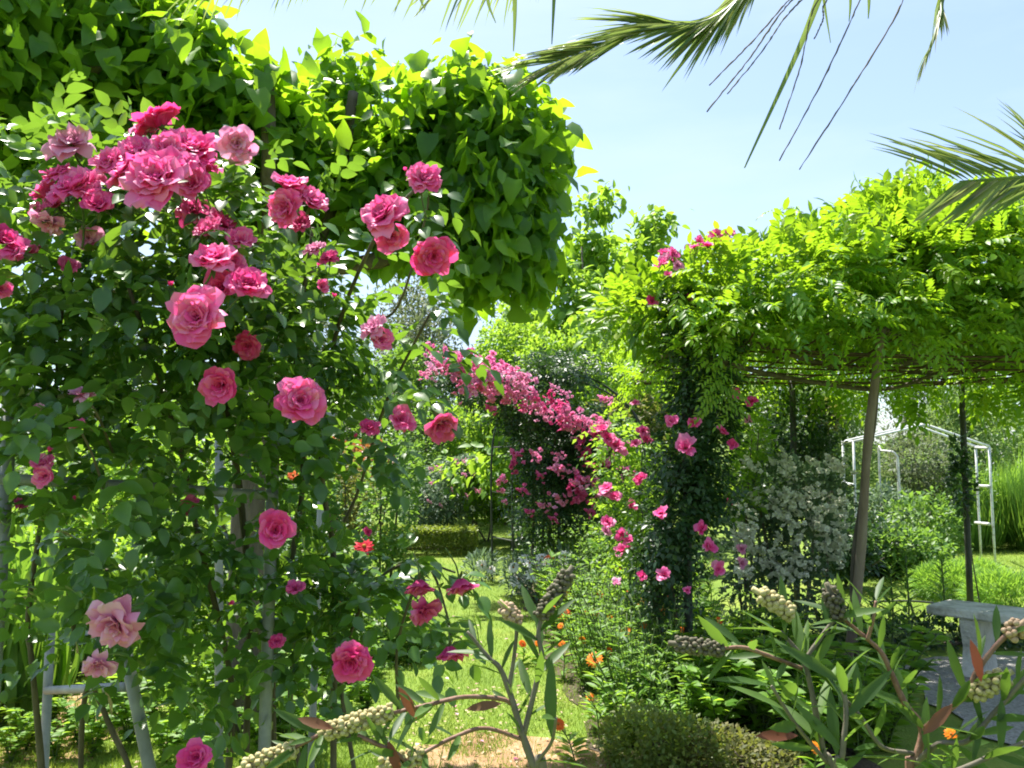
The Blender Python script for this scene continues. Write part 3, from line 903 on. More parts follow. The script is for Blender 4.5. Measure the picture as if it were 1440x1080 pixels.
wi = thing('wisteria', 'bright yellow green wisteria vine piled over the pergola roof', 'wisteria', (gx(1186, 6.25) + .08, 6.3, 0))
for l in [[(gx(1186, 6.25) + .06, 6.3, -.02), at(1200, 800, 6.15), at(1228, 600, 5.95), at(1245, 460, 5.8), at(1300, 420, 6.3)], [at(1000, 505, 6.0), at(1100, 530, 6.8), at(1240, 548, 7.6), at(1330, 520, 7.4), at(1440, 490, 6.8)], [at(1020, 475, 5.8), at(1130, 498, 6.6), at(1240, 510, 7.2), at(1440, 515, 7.8)], [at(1240, 465, 5.9), at(1320, 490, 6.6), at(1440, 470, 6.5)], [at(1230, 470, 5.9), at(1150, 490, 6.8), at(1050, 500, 7.4)], [at(1050, 480, 6.0), at(1180, 515, 7.0), at(1300, 505, 7.1), at(1430, 500, 6.6)], [at(1245, 462, 5.85), at(1290, 505, 7.2), at(1230, 525, 8.2)], [at(1440, 510, 7.2), at(1350, 525, 8.0), at(1180, 518, 7.8), at(1080, 500, 7.0)]]:
    one_tube('vine_stem', l, .022, .012, M['bark'], wi, 7, 7, .1)
mb = MB()
WB = [Bl(1300, 380, 6.4, 180, 75, 1.0), Bl(1120, 395, 6.3, 120, 66, .8), Bl(1000, 420, 6.2, 90, 48, .6), Bl(1400, 390, 6.4, 120, 95, 1.0), Bl(930, 437, 6.3, 85, 34, .5), Bl(1230, 360, 7.0, 130, 70, .8), Bl(1400, 355, 7.2, 120, 70, .8), Bl(885, 455, 6.5, 42, 34, .35), Bl(1330, 350, 6.2, 110, 55, .6), Bl(1270, 310, 6.6, 80, 40, .5)]


def wisteria_leaves(mb_, blobs, n, L, up=.25, droop=.45, shell=.5, lumps=.2, tone=None):
    P, O = sample(blobs, n, shell, lumps)
    D = .75 * O + up * Z + .6 * rand_dir(n)
    N = Z + .5 * O + .4 * rand_dir(n)
    pinnate(mb_, T_LEAFLET, P, D, N, L * (1 + .3 * rng.normal(size=n)).clip(.5, 1.5), 4, .42, droop, tone, 1.15)


wisteria_leaves(mb, WB, 3900, .18, .55, .22, .5, .28)
# flat layer lying on the roof, and fringe that hangs from its edge
n = 4600
P = np.stack([rng.uniform(x0, x1, n), rng.uniform(y0, y1 + .3, n), RZ + .06 + .45 * rng.random(n)], 1)
pinnate(mb, T_LEAFLET, P, rand_dir(n) * np.array([1, 1, .3]), Z + .3 * rand_dir(n), .2, 4, .36, .3)
n = 420
P = np.stack([rng.uniform(x0 - .1, x1, n), y0 - .02 + .12 * rng.normal(size=n), RZ + .14 + .12 * rng.normal(size=n)], 1)
pinnate(mb, T_LEAFLET, P, np.array([0, -.6, .1]) + .6 * rand_dir(n), Z + .6 * rand_dir(n), .17, 4, .42, .35)
n = 300
P = np.stack([rng.uniform(x0 + .4, x1, n), y1 + .02 + .12 * rng.normal(size=n), RZ - .02 + .1 * rng.normal(size=n)], 1)
pinnate(mb, T_LEAFLET, P, np.array([0, .1, -.3]) + .7 * rand_dir(n), Z + .6 * rand_dir(n), .18, 4, .4, .4)
n = 90
P = np.stack([x0 + .05 * rng.normal(size=n), rng.uniform(y0, y1, n), RZ + .12 * rng.normal(size=n)], 1)
pinnate(mb, T_LEAFLET, P, np.array([-.4, 0, .2]) + .6 * rand_dir(n), Z + .6 * rand_dir(n), .16, 4, .4, .3)
n = 16
P = np.stack([rng.uniform(x0 + .2, x1, n), y0 + .25 * rng.random(n), RZ - .02 + .1 * rng.normal(size=n)], 1)
pinnate(mb, T_LEAFLET, P, np.array([0, -.3, -.5]) + .6 * rand_dir(n), Z + .6 * rand_dir(n), .17, 4, .42, .5)
# clumps hanging below
wisteria_leaves(mb, [Bl(1262, 550, 8.5, 40, 16, .2), Bl(1410, 545, 7.6, 60, 22, .3), Bl(1160, 548, 8.5, 60, 14, .2)], 170, .18, -.3)
part('foliage', mb, M['wisteria'], wi)
for (px, py, dd, L) in [(1000, 475, 5.6, .5), (1022, 470, 5.6, .55), (1320, 470, 5.5, .2), (1010, 530, 5.6, .2)]:
    m = MB()
    a = at(px, py, dd)
    q = [a, a + np.array([.02, -.02, -L * .5]), a + np.array([0.01, -.03, -L])]
    tube(m, q, .004, .003, 5, 4)
    k = 9
    P = a + np.stack([rng.normal(size=k) * .02, np.full(k, -.02), -L * np.linspace(.05, .98, k)], 1)
    pinnate(m, T_LEAFLET, P, np.stack([np.where(np.arange(k) % 2, 1, -1) * .7, np.full(k, -.3), np.full(k, -.1)], 1), np.tile([0, -.7, .7], (k, 1)), .12, 4, .4, .5, np.full(k, .75))
    part('hanging_shoot', m, M['wisteria'], wi)
for (px, py, dd, h, ax) in [(1140, 310, 6.3, .2, -.1), (1240, 268, 6.8, .16, .1), (1330, 240, 6.8, .22, 0), (1410, 270, 6.6, .14, .1), (1130, 300, 6.3, .15, -.2)]:
    m = MB()
    a = at(px, py + 35, dd)
    tube(m, [a, a + np.array([ax * .4, 0, h]), a + np.array([ax, 0, h * 1.5])], .006, .004, 5, 4)
    k = 8
    P = a + np.stack([ax * np.linspace(0, 1, k), np.zeros(k), h * 1.5 * np.linspace(.1, 1, k)], 1)
    pinnate(m, T_LEAFLET, P, .8 * rand_dir(k) + Z * .4, Z + .5 * rand_dir(k), .13, 4, .36, .4, np.full(k, .9))
    part('upright_shoot', m, M['wisteria'], wi)


# ------------------------------------------------------------------ roses on pergola column and arch
pr = thing('pillar_rose', 'dark leaved climbing rose wrapped round the left pergola post with small pink roses', 'rose bush', (gx(945, 6.2), 6.2, 0))
mb = MB()
PB = [Bl(985, 530, 6.0, 55, 80, .3), Bl(970, 640, 6.0, 55, 80, .3), Bl(945, 740, 6.0, 58, 70, .3), Bl(935, 810, 6.1, 45, 60, .25), Bl(1010, 590, 6.1, 32, 50, .2), Bl(990, 690, 6.1, 45, 50, .25), Bl(950, 420, 6.3, 40, 45, .25)]
rose_spray(mb, PB, 2500, .085, 2, .3, .9, .2, T_OVATE_S)
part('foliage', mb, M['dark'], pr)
for l in [[(gx(930, 6.2), 6.2, -.02), at(925, 830, 6.2), at(945, 680, 6.1), at(985, 520, 6.1), at(960, 400, 6.3)], [(gx(945, 6.25), 6.25, -.02), at(915, 800, 6.3), at(965, 640, 6.2), at(1000, 500, 6.2)], [(gx(952, 6.1), 6.1, -.02), at(950, 860, 6.1), at(930, 720, 6.05), at(990, 600, 6.0)], [at(960, 420, 6.3), at(990, 365, 6.3), at(1005, 340, 6.3)]]:
    one_tube('cane', l, .018, .008, M['cane'], pr, 7, 5, .06)
for (k, px, py, s, dd) in [('small', 963, 625, 30, 5.65), ('small', 943, 591, 18, 5.65), ('sdeep', 975, 593, 18, 5.65), ('sdeep', 1018, 605, 18, 5.75), ('sdeep', 1031, 625, 15, 5.8), ('sdeep', 985, 742, 20, 5.7), ('small', 999, 766, 22, 5.65), ('small', 1011, 800, 20, 5.7), ('small', 928, 718, 22, 5.6), ('small', 934, 806, 20, 5.6), ('small', 966, 828, 12, 5.7), ('sdeep', 904, 810, 14, 5.7), ('sdeep', 1036, 554, 17, 5.9), ('sdeep', 1057, 562, 17, 5.9), ('spale', 867, 817, 14, 5.7),
                           ('small', 935, 352, 18, 6.3), ('small', 943, 368, 20, 6.25), ('small', 928, 376, 18, 6.25), ('spale', 955, 378, 18, 6.25), ('small', 970, 350, 16, 6.3), ('small', 990, 340, 20, 6.3), ('small', 1003, 336, 22, 6.3), ('small', 1020, 329, 22, 6.3), ('spale', 962, 388, 16, 6.2), ('sdeep', 917, 421, 18, 6.0), ('sdeep', 972, 420, 14, 6.0), ('sdeep', 995, 372, 12, 6.2), ('small', 1012, 332, 20, 6.25), ('small', 985, 348, 14, 6.25), ('spale', 938, 360, 16, 6.0), ('small', 948, 355, 18, 5.9), ('small', 932, 366, 18, 5.9), ('small', 1008, 328, 20, 5.9), ('small', 995, 342, 18, 5.9), ('small', 1018, 336, 16, 5.9), ('small', 975, 345, 14, 5.9), ('spale', 955, 372, 16, 5.9), ('small', 985, 336, 16, 5.9), ('small', 1028, 326, 14, 5.9), ('small', 940, 384, 14, 5.9)]:
    bloom(pr, k, px, py, dd - .1, s * 1.2, None)

sr = thing('shrub_rose', 'loose pink rose bush arching between the flower bed and the dark pillar rose', 'rose bush', (gx(885, 7.0), 7.0, 0))
mb = MB()
rose_spray(mb, [Bl(880, 690, 7.0, 45, 70, .3), Bl(880, 770, 7.0, 45, 60, .3), Bl(865, 620, 7.1, 40, 35, .25)], 520, .09, 2, .3, .85, .2, T_OVATE_S)
part('foliage', mb, M['lime'], sr)
for l in [[(gx(885, 7.0), 7.0, -.02), at(885, 780, 7.0), at(880, 690, 7.0), at(865, 620, 7.0)], [(gx(890, 7.05), 7.05, -.02), at(895, 760, 7.0), at(900, 680, 6.9), at(905, 615, 6.9)]]:
    one_tube('cane', l, .012, .005, M['stem'], sr, 6, 5)
for (k, px, py, s) in [('small', 867, 623, 32), ('small', 856, 612, 24), ('small', 905, 605, 18), ('small', 910, 617, 18), ('small', 893, 622, 14), ('small', 853, 684, 20), ('spale', 849, 692, 18), ('small', 864, 696, 18), ('small', 890, 708, 19), ('sdeep', 900, 670, 20), ('small', 854, 732, 20), ('spale', 853, 745, 16), ('small', 876, 751, 20), ('small', 884, 758, 16), ('small', 875, 772, 22), ('small', 884, 770, 14), ('sdeep', 848, 600, 18), ('small', 893, 565, 14)]:
    bloom(sr, k, px, py, 6.5, s * 1.15, None)

arch = thing('rose_arch', 'thin dark iron arch under the pink rambling rose beyond the lawn', 'arch', (gx(730, 11.2), 11.2, 0))
for (xa, xb, dd) in [(693, 905, 11.6), (722, 900, 11.0)]:
    pa, pb = np.array([gx(xa, dd), dd, -.03]), np.array([gx(xb, dd), dd, -.03])
    top = [pa, pa + Z * 1.9, pa * .85 + pb * .15 + Z * 2.45, pa * .5 + pb * .5 + Z * 2.75, pa * .15 + pb * .85 + Z * 2.45, pb + Z * 1.9, pb]
    one_tube('hoop', top, .014, .014, M['darkmetal'], arch, 7, 6)
for zz in (.6, 1.2, 1.8):
    for (xa, xb) in ((693, 722), (905, 900)):
        one_tube('rung', [np.array([gx(xa, 11.6), 11.6, zz]), np.array([gx(xb, 11.0), 11.0, zz])], .01, .01, M['darkmetal'], arch, 6, 3)
rr = thing('rambling_rose', 'mass of small pink rambling roses tumbling over the arch in the middle distance', 'rose bush', (gx(765, 10.8), 10.8, 0))
mb = MB()
RR_ = [Bl(675, 540, 10.6, 62, 26, .5), Bl(745, 570, 10.6, 70, 38, .5), Bl(775, 625, 10.5, 70, 55, .45), Bl(770, 705, 10.5, 58, 55, .4), Bl(835, 610, 10.4, 60, 40, .45), Bl(830, 680, 10.4, 50, 50, .4), Bl(790, 520, 10.8, 70, 25, .5), Bl(630, 528, 10.6, 30, 18, .3)]
rose_spray(mb, RR_, 4800, .10, 2, .3, .7, .2, T_OVATE_S)
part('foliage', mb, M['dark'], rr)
for l in [[(745, 10.8), (750, 720), (740, 640), (690, 545)], [(768, 10.9), (775, 720), (790, 620), (760, 560)], [(785, 10.7), (788, 720), (815, 640), (850, 600)], [(757, 10.7), (765, 730), (770, 660), (800, 560)]]:
    dd = l[0][1]
    one_tube('cane', [np.array([gx(l[0][0], dd), dd, -.02])] + [at(px, py, dd - .1) for px, py in l[1:]], .022, .010, M['cane'], rr, 6, 5, .08)


def cluster_mesh(seed, n=11, pale=False):
    r = np.random.default_rng(seed)
    mb_ = MB()
    for i in range(n):
        me = _small[i % 3]
        V = np.empty(len(me.vertices) * 3)
        me.vertices.foreach_get('co', V)
        V = V.reshape(-1, 3)
        T = np.empty(len(me.loops), int)
        me.loops.foreach_get('vertex_index', T)
        T = T.reshape(-1, 3)
        f = norm(r.normal(size=3) * .8 + np.array([0, -.7, .6]))
        q = Vector((0, 0, 1)).rotation_difference(Vector(f)).to_matrix()
        Rm = np.array(q)
        off = r.normal(size=3) * np.array([.30, .2, .22])
        mb_.add(V @ Rm.T * (.32 + .10 * r.random()) + off, T, (.2 + .6 * r.random()) + .25 * (V[:, 2] > .15))
    return mb_.mesh('bloom_cluster')


_cl = [cluster_mesh(s) for s in range(4)]
M['rpink'] = leaf_mat('rambler_petal', [(.66, .11, .31), (.78, .25, .47), (.85, .44, .62)], (.94, .2, .48), .38, .5, .25)
CL = {'pink': mk(_cl, M['rpink']), 'deep': mk(_cl, M['mauve']), 'pale': mk(_cl, M['pale']), 'cream': mk(_cl, M['cream'])}


def cluster(t, kind, px, py, dd, spx, name='blossom'):
    o = link(name, CL[kind][int(rng.integers(4))], None, t)
    s = spx * dd / FPX
    o.scale = (s, s, s)
    o.rotation_euler = (rng.normal() * .3, rng.normal() * .3, rng.normal() * .5)
    o.location = Vector(at(px, py, dd)) - t.location
    return o


RC = [('pink', 655, 500, 26), ('pink', 668, 512, 28), ('pink', 640, 512, 28), ('pink', 625, 518, 24), ('pale', 610, 522, 20), ('pink', 650, 524, 30), ('pale', 680, 524, 30), ('pink', 700, 515, 28), ('pink', 712, 520, 24), ('pale', 722, 530, 24), ('pale', 695, 532, 30), ('pink', 668, 538, 28), ('pink', 682, 545, 28), ('pink', 705, 545, 28), ('pink', 662, 552, 26), ('pink', 690, 553, 26), ('pale', 718, 543, 22), ('pale', 735, 540, 18), ('pink', 640, 530, 22), ('pink', 603, 530, 16), ('deep', 692, 575, 18), ('deep', 738, 573, 14),
      ('pink', 795, 585, 30), ('pink', 808, 590, 28), ('deep', 790, 575, 24), ('pink', 818, 597, 22), ('pink', 800, 600, 22), ('deep', 775, 555, 16), ('pink', 845, 605, 30), ('pink', 852, 598, 22), ('deep', 818, 625, 24), ('deep', 825, 640, 22), ('pink', 815, 622, 20), ('deep', 845, 640, 20), ('deep', 850, 650, 18), ('pink', 782, 658, 22), ('pink', 800, 660, 20), ('pink', 752, 640, 20), ('deep', 728, 640, 18), ('deep', 722, 655, 18), ('pink', 705, 678, 20), ('deep', 815, 675, 22), ('deep', 805, 690, 24), ('deep', 820, 700, 22), ('pink', 790, 702, 20), ('pink', 765, 712, 18), ('deep', 735, 690, 16), ('deep', 830, 720, 18), ('pink', 840, 705, 16), ('deep', 760, 670, 14), ('deep', 745, 720, 14), ('pale', 780, 545, 14), ('pale', 800, 555, 14), ('deep', 835, 655, 16), ('pink', 710, 705, 10), ('pink', 790, 640, 14), ('deep', 778, 730, 14)]
RC += [(('pale', 'pink', 'pink')[i % 3], 600 + 140 * f_, 502 + 40 * f_ ** 1.3 + 10 * rng.normal(), rng.uniform(18, 27)) for i, f_ in enumerate(rng.random(24))]
RC += [(('deep', 'pink', 'pink')[i % 3], rng.normal(822, 28), rng.normal(645, 42), rng.uniform(14, 22)) for i in range(8)]
RC += [(('pink', 'deep', 'pale')[i % 3], 725 + 80 * f_, 548 + 45 * f_ + 10 * rng.normal(), rng.uniform(15, 22)) for i, f_ in enumerate(rng.random(12))]
RC += [(('pink', 'pale', 'deep', 'pink')[i % 4], rng.uniform(825, 895), 0, rng.uniform(15, 24)) for i in range(16)]
RC = [(k, px, py or 590 + .9 * (px - 825) + 22 * rng.normal(), s) for (k, px, py, s) in RC]
for (k, px, py, s) in RC:
    cluster(rr, k, px, py, 9.9 + .12 * rng.normal(), s * 1.2)

# ------------------------------------------------------------------ white arbour, far right
wa = thing('metal_arbour', 'white metal garden arbour with a peaked roof far behind the pergola', 'arbour', (gx(1290, 13.8), 13.8, 0))
zt = at(1, 616, 13.8)[2]


def wp(px, py, d):
    return at(px, py, d)


lf = [(1200, 13.4), (1185, 14.4)]
rf = [(1391, 13.4), (1372, 14.4)]
for (px, dd) in lf + rf:
    top = at(px, 628 if px > 1300 else 621, dd)
    one_tube('post', [(top[0], top[1], -.03), top], .019, .019, M['whitemetal'], wa, 8, 3)
apx = [at(1301, 597, 13.4), at(1286, 598, 14.4)]
for i in (0, 1):
    for (pp, yy) in ((lf[i], 621), (rf[i], 628)):
        one_tube('rafter', [at(pp[0], yy, pp[1]), apx[i]], .021, .021, M['whitemetal'], wa, 8, 3)
one_tube('ridge', apx, .025, .025, M['whitemetal'], wa, 8, 3)
for (A, Bq, ys) in ((lf[0], lf[1], [(621, 621), (682, 679)]), (rf[0], rf[1], [(630, 629), (684, 683), (737, 735)])):
    for (ya, yb) in ys:
        one_tube('rung', [at(A[0], ya, A[1]), at(Bq[0], yb, Bq[1])], .024, .024, M['whitemetal'], wa, 8, 3)

wp2 = thing('plant_support', 'slim white metal plant support with a bent top inside the far arbour', 'plant support', (gx(1262, 14.8), 14.8, 0))
one_tube('pole', [(gx(1262, 14.8), 14.8, -.03), at(1263, 660, 14.8), at(1261, 642, 14.8), at(1254, 635, 14.8)], .026, .024, M['whitemetal'], wp2, 7, 5)
one_tube('brace', [(gx(1236, 15.2), 15.2, -.03), at(1236, 640, 15.2), at(1240, 634, 15.1), at(1254, 635, 14.8)], .018, .018, M['whitemetal'], wp2, 7, 5)

# ------------------------------------------------------------------ bench
def box_mb(mb_, c, ax, size, taper=None, bev=.012):
    """rounded box: centre, x direction, (length, width, height); taper scales the top"""
    ax = norm(np.array([ax[0], ax[1], 0.]))
    ay = np.array([-ax[1], ax[0], 0])
    l, w_, h = [s / 2 for s in size]
    prof = []
    rings = [(-h, bev), (-h + bev, 0), (0, 0), (h - bev, 0), (h, bev)]
    V = []
    for (zz, ins) in rings:
        tt = (zz + h) / (2 * h)
        k = 1.0 if taper is None else taper(tt)
        kl, kw = (k if np.isscalar(k) else k[0]), (k if np.isscalar(k) else k[1])
        for (sx, sy) in ((1, .92), (.92, 1), (-.92, 1), (-1, .92), (-1, -.92), (-.92, -1), (.92, -1), (1, -.92)):
            V.append(np.array(c) + ax * (sx * (l * kl - ins)) + ay * (sy * (w_ * kw - ins)) + Z * zz)
    T = []
    m = len(rings)
    for i in range(m - 1):
        for k in range(8):
            p, q = i * 8 + k, i * 8 + (k + 1) % 8
            T += [(p, q, q + 8), (p, q + 8, p + 8)]
    V += [np.array(c) - Z * h, np.array(c) + Z * h]
    for k in range(8):
        T += [(m * 8, (k + 1) % 8, k), (m * 8 + 1, (m - 1) * 8 + k, (m - 1) * 8 + (k + 1) % 8)]
    mb_.add(V, T)


bl = at(1306, 848, 6.7)
bdir = norm(np.array([.62, -.72, 0]))
bper = np.array([-bdir[1], bdir[0], 0]) * 1.0
bc = bl + bdir * .70 + bper * .18
bench = thing('stone_bench', 'pale grey stone bench on slab legs standing on gravel under the pergola', 'bench', (bc[0], bc[1], 0))
mb = MB()
box_mb(mb, (bc[0], bc[1], .475), bdir, (1.42, .44, .07))
part('seat', mb, M['stone'], bench).data.polygons.foreach_set('use_smooth', [False] * 80) if False else part('seat', mb, M['stone'], bench)
for s in (-.42, .42):
    mb = MB()
    c = bc + bdir * s
    box_mb(mb, (c[0], c[1], .22), bper, (.36, .14, .437), taper=lambda t: (1 - .32 * math.sin(math.pi * min(1, t * 1.05)) + .0, 1))
    part('leg', mb, M['stone'], bench)
for o in bench.children:
    o.data.polygons.foreach_set('use_smooth', [False] * len(o.data.polygons))


# ------------------------------------------------------------------ shrubs
def shrub(name, label, cat, blobs, n, size, tpl, mat, base, group=None, stems=3, stem_r=.02, stem_mat='bark', **kw):
    t = thing(name, label, cat, (base[0], base[1], 0), group)
    m = MB()
    foliage(m, blobs, n, size, tpl, zmin=.01, **kw)
    part('foliage', m, M[mat], t)
    m = MB()
    for i in range(stems):
        c, r = blobs[i % len(blobs)]
        tp = c + r * np.array([rng.normal() * .3, rng.normal() * .3, .35])
        b = np.array([base[0] + rng.normal() * .06, base[1] + rng.normal() * .06, -.02])
        one_tube('stem', [b, b * .55 + tp * .45 + np.array([rng.normal() * .05, 0, .05]), tp], stem_r, stem_r * .35, M[stem_mat], t, 6, 4, .06)
    return t


def gb(px, d):
    return (gx(px, d), d)


# left middle distance
shrub('garden_shrub', 'olive brown shrub with fine leaves just right of the climbing rose', 'shrub', [Bl(475, 700, 9, 55, 62, .5), Bl(455, 660, 9, 40, 40, .4), Bl(490, 760, 9, 45, 45, .4)], 3200, .055, T_OVATE_S, 'brown', gb(475, 9))
t = shrub('rose_bush', 'glossy green rose bush beside the box edging with a single dark red rose', 'rose bush', [Bl(545, 720, 8, 42, 85, .4), Bl(530, 800, 8, 45, 50, .4), Bl(560, 660, 8, 35, 40, .3)], 2600, .06, T_OVATE_S, 'mid', gb(545, 8))
bloom(t, 'sdeep', 517, 748, 7.6, 15, None)
t = shrub('flowering_shrub', 'grey green flowering shrub with tiny pale pink flowers behind the box edging', 'shrub', [Bl(628, 690, 16.5, 55, 45, .9), Bl(600, 715, 16.5, 40, 35, .8), Bl(650, 660, 16.5, 25, 20, .5)], 5200, .08, T_OVATE_S, 'grey', gb(625, 16.5))
for i in range(26):
    cluster(t, 'pale' if i % 3 else 'cream', rng.uniform(590, 680), rng.uniform(645, 715), 15.7, 9)
t = shrub('garden_shrub', 'feathery lime green bush behind the lawn at the end of the box edging', 'shrub', [Bl(683, 705, 17.5, 35, 32, .6), Bl(672, 690, 17.5, 25, 25, .5), Bl(705, 718, 17.5, 20, 22, .5)], 2600, .16, T_LANCE_S, 'lime', gb(683, 17.5), out=.4, up=.8)
shrub('garden_shrub', 'round mid green shrub seen through the gap under the hanging pink bloom', 'shrub', [Bl(605, 620, 18.5, 60, 45, 1), Bl(575, 660, 18.5, 45, 40, .9)], 4200, .09, T_OVATE_S, 'mid', gb(600, 18.5))
shrub('garden_shrub', 'pale lime shrub under the overhanging tip of the pink rambling rose', 'shrub', [Bl(660, 600, 18, 45, 40, .8), Bl(690, 640, 18, 45, 40, .8)], 3600, .09, T_OVATE_S, 'lime', gb(670, 18))
shrub('garden_shrub', 'dark green bush below the pollarded tree beyond the climbing rose', 'shrub', [Bl(550, 545, 20, 75, 50, 1), Bl(500, 600, 20, 70, 60, 1), Bl(585, 510, 20, 50, 30, .8)], 5000, .10, T_OVATE_S, 'mid', gb(540, 20))
shrub('garden_shrub', 'orange tinged bronze shrub glimpsed between the rose canes', 'shrub', [Bl(525, 650, 12, 35, 30, .5), Bl(440, 640, 12, 45, 40, .6)], 2000, .07, T_OVATE_S, 'redleaf', gb(500, 12))
for i, (px, py, dd, rx, ry, lab) in enumerate([(310, 660, 9, 80, 50, 'sunlit lime bush glimpsed through the climbing rose at its centre'), (400, 740, 8.5, 60, 60, 'sunlit lime bush behind the upright trellis post'), (190, 640, 8.5, 80, 50, 'yellow green bush behind the trellis rail left of the centre'), (100, 730, 8, 80, 60, 'lime bush behind the lower left part of the climbing rose'), (200, 800, 7.5, 90, 50, 'low lime bush behind the pale hanging bloom'), (340, 860, 7, 90, 55, 'low lime plant mass behind the canes near the trellis foot'), (60, 800, 7.5, 60, 60, 'lime bush at the picture edge behind the climbing rose')]):
    shrub('garden_shrub', lab, 'shrub', [Bl(px, py, dd, rx, ry, .5), Bl(px + 30, py + 35, dd, rx * .7, ry * .7, .4)], 1700, .075, T_OVATE_S, 'lime', gb(px, dd), 'bushes behind the climbing rose')

for (px, py, dd, rx, ry, lab) in [(470, 880, 6.6, 50, 70, 'green bush at the lawn edge behind the two red flowers'), (560, 890, 7.2, 38, 60, 'small green bush by the lawn under the drooping mauve blooms'), (250, 760, 6.8, 70, 70, 'green bush behind the rose stems at the left of the tree trunk'), (390, 800, 6.8, 55, 80, 'green bush behind the upright trellis post'), (130, 860, 6.6, 70, 60, 'green bush behind the slanting trellis post'), (430, 700, 7.4, 50, 70, 'green bush to the right of the upright trellis post'), (330, 940, 6.2, 70, 50, 'low green bush at the foot of the rose canes')]:
    shrub('garden_shrub', lab, 'shrub', [Bl(px, py, dd, rx, ry, .35), Bl(px + 15, py + ry * .7, dd, rx * .9, ry * .6, .3)], 1900, .065, T_OVATE_S, 'mid', gb(px, dd), 'bushes behind the climbing rose')

# box edging
hd = thing('box_hedge', 'low clipped box hedge with a flat top edging the far lawn', 'hedge', (gx(610, 15), 15, 0))
mb = MB()
n = 9000
hx0, hx1 = gx(520, 15), gx(672, 15)
P = np.stack([rng.uniform(hx0, hx1, n), rng.uniform(14.75, 15.35, n), .44 * rng.random(n) ** .6], 1)
f = rng.integers(0, 3, n)
P[f == 0, 2] = .44 + .02 * rng.normal(size=(f == 0).sum())
P[f == 1, 1] = 14.75 + .02 * rng.normal(size=(f == 1).sum())
add_leaves(mb, T_OVATE_S, P, rand_dir(n) + np.array([0, -.4, .5]), rand_dir(n) * .7 + Z, .05)
part('foliage', mb, M['box'], hd)
one_tube('stem', [(hx0 + .1, 15.05, .1), (hx1 - .1, 15.05, .1)], .03, .03, M['bark'], hd, 6, 3)

# near box bushes
for (lab, blobs, n, base, mt) in [('rounded box bush at the foot of the flower bed in the centre foreground', [Bl(905, 1045, 4.7, 62, 48, .28), Bl(960, 1058, 4.6, 62, 45, .28)], 5200, gb(930, 4.7), 'box'), ('browning box bush low in the foreground left of the right bottlebrush', [Bl(1020, 1065, 4.55, 60, 42, .3), Bl(1080, 1085, 4.5, 55, 40, .3)], 3600, gb(1050, 4.5), 'brown')]:
    shrub('box_bush', lab, 'shrub', blobs, n, .028, T_OVATE_S, mt, base, shell=.35, lumps=.12, stem_r=.012)

# right: white flowering shrub, evergreen, far shrubs
t = shrub('flowering_shrub', 'grey green shrub dotted with cream white blossom left of the leaning pergola pole', 'shrub', [Bl(1085, 690, 7.6, 65, 60, .45), Bl(1120, 760, 7.6, 70, 60, .45), Bl(1060, 770, 7.6, 55, 60, .4), Bl(1150, 700, 7.7, 55, 55, .4), Bl(1100, 830, 7.6, 80, 45, .4)], 5200, .06, T_OVATE_S, 'grey', gb(1100, 7.6))
for i in range(80):
    px, py = rng.uniform(1030, 1190), rng.uniform(645, 820)
    cluster(t, 'cream', px, py, 7.15 + .1 * rng.normal(), rng.uniform(16, 32))
shrub('evergreen_shrub', 'dark evergreen bush rising behind the cream flowered shrub', 'shrub', [Bl(1122, 600, 8.9, 50, 55, .5), Bl(1140, 650, 8.9, 42, 60, .5), Bl(1110, 670, 9, 60, 50, .5)], 3600, .06, T_OVATE_S, 'dark', gb(1135, 8.9))
t = shrub('rose_bush', 'thin leafy rose bush with dark red blooms under the pergola eave', 'rose bush', [Bl(1055, 620, 7.4, 30, 50, .3), Bl(1040, 690, 7.4, 30, 50, .3)], 900, .06, T_OVATE_S, 'lime', gb(1050, 7.4), stem_r=.012)
bloom(t, 'spale', 1052, 590, 7.0, 14, None)
bloom(t, 'spale', 1043, 770, 7.0, 18, None)
bloom(t, 'spale', 1045, 790, 7.0, 20, None)
bloom(t, 'sdeep', 1024, 705, 7.0, 14, None)
shrub('garden_shrub', 'grey green bush seen between the pillar rose and the dark evergreen', 'shrub', [Bl(1065, 585, 13.5, 50, 55, .7), Bl(1100, 560, 13.5, 45, 40, .7), Bl(1050, 660, 13.5, 50, 60, .7)], 5200, .085, T_OVATE_S, 'willow', gb(1070, 13.5))
shrub('garden_shrub', 'yellow and orange tipped shrub beyond the evergreen bush', 'shrub', [Bl(1160, 585, 12, 22, 25, .3)], 700, .07, T_OVATE_S, 'brown', gb(1160, 12))
for (px, py, dd, rx, ry, mt, lab) in [(1225, 765, 12.3, 60, 36, 'dark', 'dark low shrub beside the left leg of the white arbour'), (1300, 735, 13.2, 60, 45, 'mid', 'round green shrub standing inside the white arbour'), (1240, 715, 15.2, 45, 30, 'grey', 'grey leaved shrub behind the plant support'), (1290, 650, 16, 50, 45, 'olive', 'dull grey green tree crown seen through the arbour roof'), (1350, 700, 16, 50, 50, 'mid', 'mid green shrub behind the arbour right of its middle'), (1180, 760, 11, 45, 40, 'dark', 'deep green shrub behind the leaning pole'), (1270, 770, 12.0, 55, 28, 'mid', 'low spreading shrub at the edge of the far bare earth')]:
    shrub('garden_shrub', lab, 'shrub', [Bl(px, py, dd, rx, ry, .6), Bl(px + 12, py + ry * .7, dd, rx * .8, ry * .7, .5)], 2600, .075, T_OVATE_S, mt, gb(px, dd))
shrub('low_hedge', 'dark shaded low hedge behind the stone bench', 'hedge', [Bl(1250, 905, 7.7, 60, 38, .3), Bl(1320, 900, 7.7, 60, 40, .3), Bl(1390, 905, 7.7, 50, 36, .3), Bl(1190, 890, 7.8, 45, 38, .3), Bl(1440, 905, 7.7, 50, 36, .3)], 5200, .05, T_OVATE_S, 'dark', gb(1300, 7.7), stems=5)
